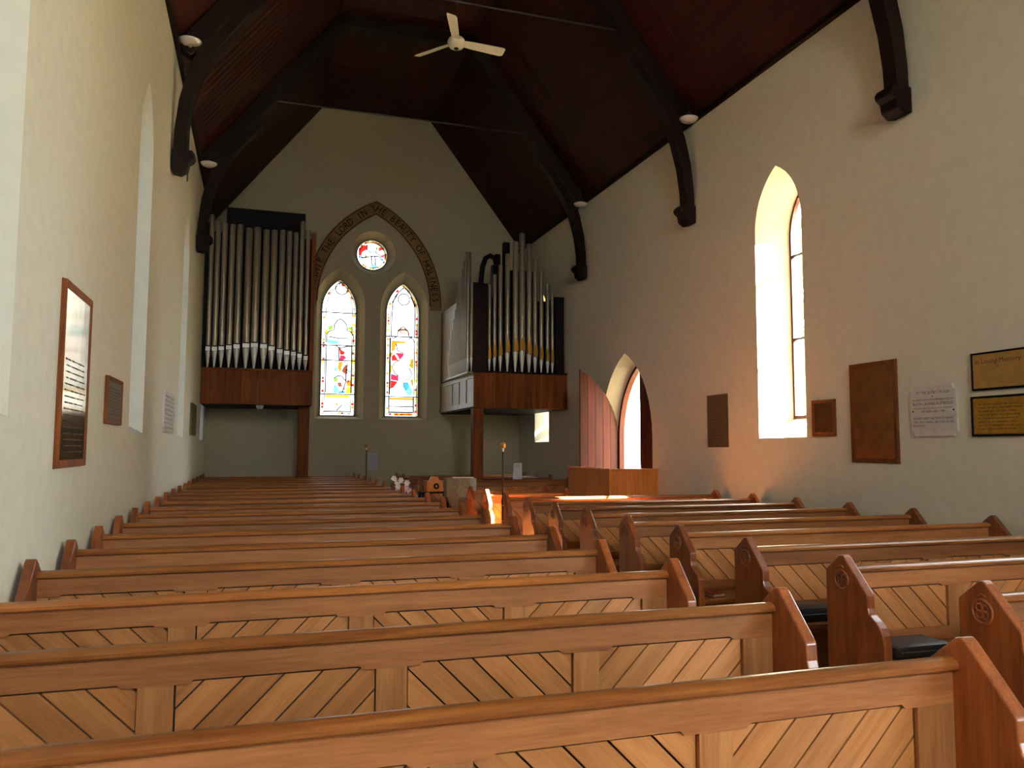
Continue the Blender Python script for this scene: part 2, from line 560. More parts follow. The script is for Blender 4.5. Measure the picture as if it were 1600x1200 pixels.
wi = 1
for c, lb in zip(R_WIN, ['clear lancet window in the right wall just outside the picture, shaded by a tree', 'sunlit clear lancet window in the right wall above the small brass plaque', 'clear lancet window in the right wall behind the right organ case']):
    plain_window(wi, 'right', c, lb); wi += 1
    portal((WR + GD + 0.1, c, 3.45), 0.72, 3.1, (-1, 0, 0))
for c, lb in zip(L_WIN, ['lancet window at the left edge of the picture', 'tall narrow lancet window in the left wall past the tall brass plaque', 'lancet window in the left wall just before the left organ', 'lancet window in the left wall under and behind the left organ']):
    plain_window(wi, 'left', c, lb); wi += 1
    portal((WL - GD - 0.1, c, 3.45), 0.72, 3.1, (1, 0, 0))
plain_window(wi, 'front', 1.4, 'large pointed window in the wall behind the camera', outl=lancet(0, 1.1, 4.1, 5.8, 7.2), bars=(5.0, 6.1)); wi += 1
plain_window(wi, 'side', -3.3, 'broad pointed window in the right wall behind the camera', outl=lancet(0, 1.35, 1.1, 3.9, 5.6), bars=(2.4, 3.6)); wi += 1
portal((WR + 0.5, -3.3, 3.35), 2.7, 4.6, (-1, 0, 0))
portal((1.4, YF - 0.5, 5.65), 2.2, 3.2, (0, 1, 0))
for c in (LX, RX):
    portal((c, YB + GB + 0.1, 3.96), 0.86, 3.4, (0, -1, 0))
portal((ROS[0], YB + GB + 0.1, ROS[1]), 0.8, 0.8, (0, -1, 0))
portal((WR + DD + 0.35, 13.3, 1.6), 0.9, 3.1, (-1, 0, 0))

# ------------------------------------------------------------------ stained glass
GC = {
    'pale': (0.125, 0.13, 0.122, 1), 'yellow': (0.60, 0.36, 0.012, 1), 'orange': (0.55, 0.15, 0.010, 1), 'red': (0.42, 0.012, 0.010, 1),
    'crimson': (0.36, 0.016, 0.045, 1), 'blue': (0.04, 0.18, 0.42, 1), 'cyan': (0.12, 0.46, 0.55, 1), 'green': (0.16, 0.26, 0.03, 1),
    'brown': (0.16, 0.04, 0.018, 1), 'pink': (0.5, 0.24, 0.2, 1), 'olive': (0.22, 0.14, 0.008, 1), 'wash': (0.55, 0.50, 0.34, 1)}
for k_, v_ in GC.items():
    M['g_' + k_] = glass('stained_' + k_, v_, 0.02)


def stained_window(name_idx, label, cx, outl, bars, pieces, leads, conv, border=0.085, rosette=False):
    w = thing('window_%d' % name_idx, label, 'window', (0, 0, 0), kind='structure')
    Y = YB + GB
    czc = sum(p[1] for p in outl) / len(outl)
    mb = MB()
    inn = outline_frame(mb, outl, 0.018, Y - 0.03, Y + 0.03, cx=cx, cz=czc)
    build(mb, 'window_frame', 'iron', w)
    zs = [min(p[1] for p in inn)] + sorted(bars) + [max(p[1] for p in inn)]
    for i in range(len(zs) - 1):
        pl = clip_z(inn, zs[i], zs[i + 1])
        build(MB().prism(pl, Y + 0.004, Y + 0.010), 'glass_panel', 'g_pale', w)
    for z in bars:
        seg = clip_z(inn, z - 0.01, z + 0.01)
        xa, xb = min(p[0] for p in seg), max(p[0] for p in seg)
        build(MB().box(xa, xb, Y - 0.022, Y - 0.004, z - 0.012, z + 0.012), 'saddle_bar', 'iron', w)
    # border of small coloured quarries
    r = random.Random(name_idx)
    names = ['wash', 'yellow', 'orange', 'red', 'wash', 'brown', 'orange', 'wash']
    dense = []
    for i in range(len(inn)):
        a, b = Vector(inn[i]), Vector(inn[(i + 1) % len(inn)])
        m_ = max(1, int((b - a).length / 0.075))
        dense += [tuple(a.lerp(b, k / m_)) for k in range(m_)]
    ring = MB()
    C0 = Vector((cx, czc))
    n = len(dense)
    inner = []
    for i in range(n):
        a, b, c = Vector(dense[i - 1]), Vector(dense[i]), Vector(dense[(i + 1) % n])
        t = (c - a).normalized()
        nn = Vector((-t.y, t.x))
        inner.append(b + nn * border)
    mb = MB()
    for i in range(n):
        j = (i + 1) % n
        kk = r.random()
        if kk < 0.18:
            continue
        a, b = Vector(dense[i]), Vector(dense[j])
        a2, b2 = inner[i], inner[j]
        f0, f1 = (0.15, 0.9) if kk < 0.75 else (0.3, 0.7)
        q = [a.lerp(a2, f0), b.lerp(b2, f0), b.lerp(b2, f1), a.lerp(a2, f1)]
        ctr = sum(q, Vector((0, 0))) / 4
        q = [ctr + (p - ctr) * 0.86 for p in q]
        mb.prism([(p.x, p.y) for p in q], Y - 0.003, Y + 0.002, 'y', r.randrange(len(names)))
    build(mb, 'border_glass', ['g_' + x for x in names], w, kind='stuff')
    mb = MB()
    for i in range(n):
        j = (i + 1) % n
        mb.tube([(inner[i].x, Y - 0.002, inner[i].y), (inner[j].x, Y - 0.002, inner[j].y)], 0.009, 4)
    build(mb, 'border_came', 'lead', w)
    for col, pts in pieces:
        q = [conv(*p) for p in pts]
        build(MB().prism(q, Y - 0.004, Y + 0.001), col + '_glass', 'g_' + col, w)
    for pts in leads:
        q = [conv(*p) for p in pts]
        build(MB().tube([(p[0], Y - 0.006, p[1]) for p in q], 0.013, 4), 'lead_came', 'lead', w)
    return w


# coordinates of the glass pieces are in units of the drawing of each light (0..1000 high)
def conv_l(x, y): return (LX - 0.415 + (x - 130) / 332.0 * 0.83, 2.30 + (1010 - y) / 6.0 * 0.01555)
def conv_r(x, y): return (RX - 0.415 + (x - 735) / 318.0 * 0.83, 2.30 + (1010 - y) / 6.0 * 0.01555)
def conv_o(x, y): return (ROS[0] + (x - 605) / 150.0 * 0.385, ROS[1] - (y - 570) / 150.0 * 0.385)


def arc_pts(cx, cy, rx, ry, a0, a1, n=8):
    return [(cx + rx * cos(radians(a0 + (a1 - a0) * i / n)), cy - ry * sin(radians(a0 + (a1 - a0) * i / n))) for i in range(n + 1)]


pieces_l = [
    ('red', [(302, 365), (330, 400), (358, 412), (350, 440), (312, 440)]), ('crimson', [(312, 444), (352, 444), (374, 468), (340, 496), (308, 498)]),
    ('orange', [(302, 503), (340, 505), (330, 560), (322, 604), (292, 570)]), ('brown', [(372, 525), (392, 588), (360, 616), (330, 596), (345, 560)]),
    ('red', [(330, 600), (358, 618), (392, 592), (385, 618), (350, 625)]), ('cyan', [(255, 570), (285, 556), (290, 580), (265, 602)]),
    ('cyan', [(392, 575), (420, 590), (412, 612), (390, 600)]), ('green', [(255, 665), (300, 648), (292, 690), (262, 700)]),
    ('brown', [(290, 700), (330, 700), (338, 740), (305, 738)]), ('cyan', [(258, 718), (285, 728), (318, 778), (278, 800), (255, 800)]),
    ('blue', [(322, 776), (368, 778), (360, 800), (290, 800)]), ('orange', [(375, 690), (420, 668), (420, 730), (385, 735)]),
    ('yellow', [(385, 738), (420, 734), (420, 798), (370, 798)]), ('orange', [(340, 762), (372, 742), (366, 772)]), ('red', [(385, 680), (400, 670), (404, 692), (388, 700)]),
    ('green', [(192, 178), (240, 168), (236, 205), (205, 215)]), ('green', [(375, 180), (428, 172), (428, 208), (392, 205)]),
    ('yellow', [(175, 215), (205, 218), (190, 250), (172, 260)]), ('yellow', [(395, 208), (440, 210), (440, 260), (415, 232)]),
    ('yellow', [(175, 814), (415, 814), (408, 838), (182, 838)]), ('orange', [(280, 892), (300, 890), (304, 912), (286, 918)]),
    ('cyan', [(190, 300), (300, 310), (290, 345), (195, 340)]), ('yellow', [(368, -300), (400, -290), (410, -240), (380, -262)])]
leads_l = [
    [(185, 330), (185, 250), (210, 222), (250, 210), (255, 160), (280, 120), (310, 105), (340, 122), (370, 160), (375, 210), (410, 222), (435, 260), (435, 340)],
    [(200, 275), (300, 288), (405, 285)], [(182, 350), (182, 795)], [(425, 350), (425, 795)], [(290, 960), (340, 905)], [(170, 968), (420, 968)],
    arc_pts(316, -182, 60, 56, 0, 360, 14), [(302, 365), (300, 440), (306, 500)], [(258, 660), (292, 640), (330, 640), (378, 690)], [(262, 350), (305, 380), (380, 360), (425, 358)],
    [(345, 505), (385, 520), (372, 620), (372, 690), (340, 790)]]
pieces_r = [
    ('orange', [(792, 285), (925, 290), (925, 305), (835, 312), (828, 370), (792, 395)]), ('crimson', [(822, 402), (912, 404), (905, 430), (872, 470), (845, 420)]),
    ('red', [(795, 440), (818, 410), (858, 474), (795, 482)]), ('olive', [(972, 462), (1004, 450), (1004, 552), (955, 520), (972, 500)]),
    ('olive', [(978, 660), (1004, 640), (1004, 720), (990, 710)]), ('crimson', [(790, 602), (862, 622), (862, 672), (790, 660)]), ('red', [(788, 664), (858, 676), (815, 735), (788, 745)]),
    ('blue', [(903, 682), (955, 676), (965, 730), (930, 770), (905, 720)]), ('cyan', [(960, 690), (1002, 765), (985, 808), (945, 800), (935, 772)]),
    ('pink', [(845, 195), (875, 155), (925, 155), (956, 205), (956, 235), (850, 180)]), ('orange', [(778, 828), (1002, 828), (1000, 850), (780, 850)]),
    ('orange', [(820, 975), (1000, 975), (995, 1000), (830, 1000)]), ('yellow', [(900, 905), (875, 910), (890, 925)]), ('brown', [(880, 985), (905, 980), (905, 998), (885, 998)]),
    ('orange', [(785, 400), (805, 395), (800, 435), (785, 445)]), ('yellow', [(782, 512), (800, 520), (800, 590), (782, 600)])]
leads_r = [
    [(790, 60), (790, 240), (800, 265), (845, 245), (852, 190), (898, 145), (950, 190), (958, 240), (1000, 270), (1012, 300), (1012, 800)], [(782, 260), (782, 800)],
    [(850, 182), (915, 176), (950, 190)], arc_pts(903, -115, 56, 56, 0, 360, 14), [(775, 820), (775, 965)], [(1004, 820), (1004, 965)], [(775, 912), (1004, 912)], [(775, 965), (1004, 965)],
    [(790, 60), (800, -80), (850, -180), (905, -230), (960, -180), (1010, -60), (1010, 240)], [(835, 312), (850, 380), (905, 400)], [(872, 470), (830, 490), (800, 540), (830, 600), (862, 620)],
    [(905, 680), (890, 640), (960, 660), (990, 600), (960, 540)], [(958, 240), (955, 275), (985, 235)]]
pieces_o = [
    ('red', [(476, 512), (520, 482), (562, 470), (550, 520), (512, 545), (500, 590), (480, 570)]), ('red', [(668, 482), (722, 500), (668, 528)]),
    ('crimson', [(690, 568), (728, 545), (712, 588)]), ('orange', [(718, 562), (745, 550), (742, 612), (722, 596)]), ('blue', [(682, 592), (716, 594), (712, 616), (686, 612)]),
    ('blue', [(472, 592), (500, 582), (530, 602), (500, 606)]), ('olive', [(535, 560), (556, 578), (550, 606), (536, 600)]), ('cyan', [(600, 664), (655, 662), (660, 692), (600, 700)]),
    ('cyan', [(585, 540), (640, 536), (640, 545), (585, 550)]), ('yellow', [(648, 494), (664, 486), (664, 520)])]
leads_o = [[(500, 605), (560, 590), (625, 575), (700, 580)], [(600, 575), (598, 640), (612, 668)], [(628, 575), (640, 620), (636, 665)], [(560, 470), (555, 520), (590, 545)], [(650, 490), (640, 540), (690, 570)]]
stained_window(wi, 'left stained glass lancet in the back wall with a red and orange robed figure', LX, lan_out(LX), [2.30 + (648.3 - v) * 0.01555 for v in (488, 539, 562.5, 614.7)], pieces_l, leads_l, conv_l); wi += 1
stained_window(wi, 'right stained glass lancet in the back wall with crimson and blue glass', RX, lan_out(RX), [2.30 + (648.3 - v) * 0.01555 for v in (521, 616.7)], pieces_r, leads_r, conv_r); wi += 1
stained_window(wi, 'round stained glass window with red panes above the two lancets', ROS[0], circle(*ROS, 0.385), [], pieces_o, leads_o, conv_o, border=0.05); wi += 1

# ------------------------------------------------------------------ inscription arch over the stained windows
AC, ASP = 2.61, 5.02
arch_o = lancet(AC, 1.625, 0, ASP, 7.53, 18)[2:]
arch_i = lancet(AC, 1.36, 0, ASP, 7.225, 18)[2:]
t = thing('inscription_arch', 'brown painted pointed arch with dark gothic lettering around the stained windows', 'arch', (0, 0, 0))
mb = MB()
n = len(arch_o)
y0_, y1_ = YB - 0.035, YB - 0.001
mb.add([(p[0], y0_, p[1]) for p in arch_o] + [(p[0], y0_, p[1]) for p in arch_i] + [(p[0], y1_, p[1]) for p in arch_i] + [(p[0], y1_, p[1]) for p in arch_o],
       [(a * n + i, a * n + i + 1, ((a + 1) % 4) * n + i + 1, ((a + 1) % 4) * n + i) for a in range(4) for i in range(n - 1)] + [(0, n, 2 * n, 3 * n), (n - 1, 4 * n - 1, 3 * n - 1, 2 * n - 1)])
build(mb, 'painted_band', 'band', t)
for nm, L_, rr in (('outer_border', arch_o, 0.018), ('inner_border', arch_i, 0.016)):
    build(MB().tube([(p[0], y0_, p[1]) for p in L_], rr, 6), nm, 'organwood', t, label='dark red-brown border line')
for s in (-1, 1):
    xa = AC + s * 1.36; xb = AC + s * 1.64
    build(MB().box(min(xa, xb), max(xa, xb), YB - 0.05, YB - 0.001, ASP - 0.09, ASP), 'impost', 'band', t, bevel=0.01)
    build(MB().box(min(xa, xb), max(xa, xb), YB - 0.02, YB - 0.001, 2.2, ASP - 0.091), 'pilaster_strip', 'plaster_back_shaded', t)
TXT = 'WORSHIP THE LORD IN THE BEAUTY OF HOLINESS'
mid = [((a[0] + b[0]) / 2, (a[1] + b[1]) / 2) for a, b in zip(arch_o, arch_i)][::-1]   # from left spring to right spring
cum = [0]
for i in range(1, n):
    cum.append(cum[-1] + (Vector(mid[i]) - Vector(mid[i - 1])).length)
def on_mid(s_):
    for i in range(1, n):
        if cum[i] >= s_:
            f = (s_ - cum[i - 1]) / (cum[i] - cum[i - 1])
            a, b = Vector(mid[i - 1]), Vector(mid[i])
            return a.lerp(b, f), (b - a).normalized()
    return Vector(mid[-1]), (Vector(mid[-1]) - Vector(mid[-2])).normalized()
mb = MB()
cache = {}
for i, ch in enumerate(TXT):
    if ch == ' ':
        continue
    if ch not in cache:
        cache[ch] = text_data(ch, 0.235, 0.004)
    vs_, fs_ = cache[ch]
    s_ = 0.10 + (cum[-1] - 0.2) * (i + 0.5) / len(TXT)
    p, d = on_mid(s_)
    nrm = Vector((-d.y, d.x))
    out = []
    for v in vs_:
        q = p + d * v.x * 0.85 + nrm * (v.y - 0.075)
        out.append((q.x, y0_ - 0.001 - v.z, q.y))
    mb.add(out, fs_)
build(mb, 'lettering', 'ink', t, fix=False, kind='stuff')


# ------------------------------------------------------------------ roof trusses
def roof_x(z, side):            # x of the underside of the slope at height z
    d = (z - EAVE) / sl
    return WL + d if side < 0 else WR - d


def truss(Y, label, corb=True):
    t = thing('roof_truss', label, 'roof truss', (0, Y, 0), group='dark timber roof trusses')
    w = 0.11
    for s in (-1, 1):
        xe, xt = (WR, XC2) if s > 0 else (WL, XC1)
        # principal rafter lies under the slope
        nx, nz = -s * sin(math.atan(sl)), -cos(math.atan(sl))
        D = 0.24
        a = (xe - s * 0.01, EAVE - 0.02); b = (xt, TOP - 0.005)
        pts = [a, b, (b[0] + nx * D, b[1] + nz * D - 0.04), (a[0] + nx * D, a[1] + nz * D)]
        build(MB().prism(pts, -w, w), 'rafter', 'dark', t, bevel=0.012)
        # curved brace from the wall foot up to the rafter
        wx = xe
        outer = [(0.02, 5.13), (0.03, 5.5), (0.07, 5.9), (0.16, 6.3), (0.33, 6.75), (0.60, 7.2), (0.95, 7.62)]
        inner = [(0.17, 5.13), (0.185, 5.5), (0.235, 5.85), (0.34, 6.25), (0.53, 6.65), (0.82, 7.07), (1.12, 7.44)]
        pts = [(wx - s * q[0], q[1]) for q in outer] + [(wx - s * q[0], q[1]) for q in reversed(inner)]
        mb = MB()
        m_ = len(outer)
        for i in range(m_ - 1):
            o0, o1, i0, i1 = outer[i], outer[i + 1], inner[i], inner[i + 1]
            q = [(wx - s * o0[0], o0[1]), (wx - s * o1[0], o1[1]), (wx - s * i1[0], i1[1]), (wx - s * i0[0], i0[1])]
            vs_ = [(p[0], -0.095, p[1]) for p in q] + [(p[0], 0.095, p[1]) for p in q]
            fs_ = [(0, 1, 2, 3), (7, 6, 5, 4), (0, 4, 5, 1), (2, 6, 7, 3)]
            if i == 0: fs_.append((0, 3, 7, 4))
            if i == m_ - 2: fs_.append((1, 5, 6, 2))
            mb.add(vs_, fs_)
        br = build(mb, 'brace', 'dark', t, bevel=0.012)
        prof = [(0.015, 4.99), (0.12, 4.97), (0.20, 5.03), (0.215, 5.12), (0.27, 5.16), (0.285, 5.21), (0.25, 5.26), (0.015, 5.26)]
        build(MB().prism([(wx - s * q[0], q[1]) for q in prof], -0.115, 0.115), 'corbel', 'dark', br, bevel=0.01)
    build(MB().box(XC1 - 0.05, XC2 + 0.05, -w, w, TOP - 0.25, TOP - 0.005), 'collar', 'dark', t, bevel=0.012)
    zt = 7.9
    build(MB().tube([(roof_x(zt, -1) + 0.2, 0, zt), (roof_x(zt, 1) - 0.2, 0, zt)], 0.014, 6), 'tie_rod', 'iron', t, label='thin iron tie rod')
    return t


truss(6.32, 'dark timber roof truss nearest the camera, its brace foot high at the right')
truss(10.52, 'dark timber roof truss over the ceiling fan, the middle one of three')
truss(14.72, 'dark timber roof truss nearest the organs and the back gable')


# ------------------------------------------------------------------ pendant lamps
def lamp(x, y, z, label):
    t = thing('hanging_lamp', label, 'lamp', (x, y, z), group='glass lamps below the trusses')
    build(MB().lathe([(0.02, -0.055), (0.07, -0.052), (0.115, -0.03), (0.138, 0.0), (0.142, 0.012), (0.132, 0.016), (0.105, 0.03), (0.05, 0.045), (0.03, 0.05)], n=24), 'lamp_shade', 'lampglass', t, smooth='all')
    build(MB().lathe([(0.0, -0.075), (0.018, -0.07), (0.022, -0.056), (0.0, -0.05)], n=10), 'finial', 'pipe', t, smooth='all')
    build(MB().lathe([(0.035, 0.045), (0.038, 0.09), (0.022, 0.12), (0.010, 0.13)], n=12), 'lamp_cap', 'iron', t, smooth='all')
    zt = EAVE + sl * min(x - WL, WR - x) - z - 0.02
    build(MB().tube([(0, 0, 0.12), (0, 0, zt)], 0.008, 6), 'stem', 'iron', t)
    return t


lamp(6.13, 10.30, 6.56, 'round glass lamp under the right eave, the nearer of two')
lamp(6.13, 14.55, 6.50, 'round glass lamp under the right eave, the farther and smaller one')
lamp(-0.95, 10.40, 6.66, 'round glass lamp at the upper left by the nearer truss brace')
lamp(-0.95, 14.60, 6.54, 'round glass lamp above the left organ by the farther truss brace')
for y_ in (12.6, 16.2):
    build(MB().tube([(WL + 0.012, y_, 5.55), (WL + 0.012, y_, EAVE - 0.05)], 0.012, 6), 'wall_tube', 'iron', label='thin dark upright tube on the left wall, ' + ('nearer one' if y_ < 13 else 'farther one by the organ'), cat='conduit')  # thin dark upright tube high on the wall

# ------------------------------------------------------------------ ceiling fan
t = thing('ceiling_fan', 'cream three-bladed ceiling fan hanging from the dark roof', 'fan', (2.6, 10.79, 7.45))
build(MB().lathe([(0.0, -0.10), (0.05, -0.10), (0.10, -0.085), (0.125, -0.05), (0.13, 0.0), (0.11, 0.04), (0.05, 0.07), (0.03, 0.10)], n=24), 'motor_housing', 'fan', t, smooth='all')
build(MB().lathe([(0.0, -0.118), (0.03, -0.115), (0.035, -0.098), (0.0, -0.09)], n=12), 'switch_cap', 'iron', t, smooth='all')
build(MB().tube([(0, 0, 0.09), (0, 0, TOP - 7.45 - 0.01)], 0.011, 8), 'down_rod', 'iron', t)
build(MB().lathe([(0.05, 0.0), (0.06, -0.06), (0.02, -0.10)][::-1], c=(0, 0, TOP - 7.46), n=12), 'canopy', 'iron', t)
for a in (-109, 5, 129):
    mb = MB()
    A = radians(a)
    d = Vector((cos(A), sin(A), 0)); e = Vector((-sin(A), cos(A), 0))
    outl = [(0.10, 0.05), (0.25, 0.062), (0.70, 0.075), (0.745, 0.055), (0.75, -0.055), (0.72, -0.07), (0.25, -0.06), (0.10, -0.05)]
    vs_ = []
    for dz in (-0.006, 0.004):
        for (p, q) in outl:
            P = d * p + e * q
            vs_.append((P.x, P.y, -0.01 + dz + q * -0.35))
    k = len(outl)
    mb.add(vs_, [tuple(range(k - 1, -1, -1)), tuple(range(k, 2 * k))] + [(i, (i + 1) % k, (i + 1) % k + k, i + k) for i in range(k)])
    build(mb, 'blade', 'fan', t)

# ------------------------------------------------------------------ doorway
t = thing('door_1', 'double plank door with a pointed arch, one leaf swung open into the church', 'door', (0, 0, 0), kind='structure')
mb = MB()
outline_frame(mb, lancet(12.90, 0.845, 0.02, 1.75, 3.095), 0.06, WR + DD - 0.05, WR + DD + 0.05, axis='x', cx=12.9, cz=1.6)
build(mb, 'door_frame', 'doorwood', t)


def leaf_profile(wd=0.78, z0=0.04):
    """(distance from hinge, z) outline of one leaf; tall at the meeting edge"""
    full = lancet(0, wd, z0, 1.75, 3.03, 10)
    return [(0.0, z0)] + [(wd + p[0], p[1]) for p in full[::-1] if p[0] <= 1e-6 and p[1] > z0 + 0.01] + [(wd, z0)]


def clip_x(poly, a, b):
    sw = [(p[1], p[0]) for p in poly]
    return [(p[1], p[0]) for p in clip_z(sw, a, b)]


def door_leaf(parent, origin, du, dn, flip=False):
    prof = leaf_profile()
    nb = 5
    wd = 0.78
    for i in range(nb):
        a, b = wd * i / nb + 0.003, wd * (i + 1) / nb - 0.003
        pl = clip_x(prof, a, b)
        mb = MB()
        vs_ = []
        for th in (0.0, 0.042):
            vs_ += [tuple(Vector(origin) + Vector(du) * p[0] + Vector(dn) * th + Vector((0, 0, p[1]))) for p in pl]
        k = len(pl)
        mb.add(vs_, [tuple(range(k)), tuple(range(2 * k - 1, k - 1, -1))] + [(j, (j + 1) % k, (j + 1) % k + k, j + k) for j in range(k)])
        build(mb, 'door_board', 'doorwood', parent)


open_leaf = link('door_leaf', None, t, label='reddish-brown plank leaf swung open into the room')
door_leaf(open_leaf, (WR + DD - 0.055, 13.74, 0), (-1, 0, 0), (0, 1, 0))
shut_leaf = link('door_leaf', None, t, label='dark plank leaf standing closed')
door_leaf(shut_leaf, (WR + DD - 0.02, 12.12, 0), (0, 1, 0), (1, 0, 0))

# draught screen in front of the door
t = thing('draught_screen', 'low honey-brown wooden screen around the doorway in the right wall', 'screen', (0, 0, 0))
zs_ = 1.215
for i in range(3):
    a = 5.45 + i * 0.28
    build(MB().box(a, a + 0.277, 11.70, 11.735, 0.1, zs_ - 0.03), 'front_board', 'oak', t)
for i in range(6):
    a = 11.745 + i * 0.293
    build(MB().box(5.425, 5.455, a, a + 0.290, 0.1, zs_ - 0.03), 'side_board', 'oak', t)
build(MB().box(5.405, 5.447, 11.685, 11.745, 0.0, zs_ - 0.03), 'corner_post', 'oak', t, bevel=0.006)
build(MB().box(5.40, 6.295, 11.68, 11.75, zs_ - 0.03, zs_ + 0.005), 'top_rail', 'oak', t, bevel=0.008)
build(MB().box(5.40, 5.475, 11.751, 13.51, zs_ - 0.03, zs_ + 0.005), 'side_top_rail', 'oak', t, bevel=0.008)
build(MB().box(5.44, 6.30, 11.70, 11.745, 0.0, 0.1), 'plinth', 'oak', t)
build(MB().box(5.415, 5.465, 11.745, 13.50, 0.0, 0.1), 'side_plinth', 'oak', t)

# ------------------------------------------------------------------ pews
PZ0, PZ1 = 0.545, 0.785          # panel height


def end_profile():
    return [(0.125, 0.0), (0.125, 0.885), (0.018, 0.972), (-0.004, 0.979), (-0.022, 0.966), (-0.165, 0.812), (-0.182, 0.79), (-0.186, 0.725),
            (-0.195, 0.695), (-0.235, 0.668), (-0.268, 0.640), (-0.288, 0.605), (-0.294, 0.55), (-0.294, 0.0)]


def stripes(w, z0, z1, down, pitch=0.129):
    """diagonal boards clipped to the panel, each a polygon (x, z)"""
    rect_ = [(0, z0), (w, z0), (w, z1), (0, z1)]
    sgn = 1 if down else -1            # down: joints fall to the right
    out = []
    # board coordinate c = x + sgn*z
    cmin = min(p[0] + sgn * p[1] for p in rect_); cmax = max(p[0] + sgn * p[1] for p in rect_)
    c = cmin - pitch * 0.35
    def cut(pl, lim, keep_gt):
        res = []
        for i in range(len(pl)):
            a, b = pl[i - 1], pl[i]
            fa, fb = a[0] + sgn * a[1] - lim, b[0] + sgn * b[1] - lim
            ia, ib = (fa >= 0) == keep_gt, (fb >= 0) == keep_gt
            if ia != ib:
                tt = fa / (fa - fb)
                res.append((a[0] + (b[0] - a[0]) * tt, a[1] + (b[1] - a[1]) * tt))
            if ib:
                res.append(b)
        return res
    while c < cmax:
        pl = cut(rect_, c + 0.0042, True)
        if len(pl) > 2:
            pl = cut(pl, c + pitch - 0.0042, False)
        if len(pl) > 2:
            xs = [p[0] for p in pl]
            if max(xs) - min(xs) > 0.02:
                out.append(pl)
        c += pitch
    return out


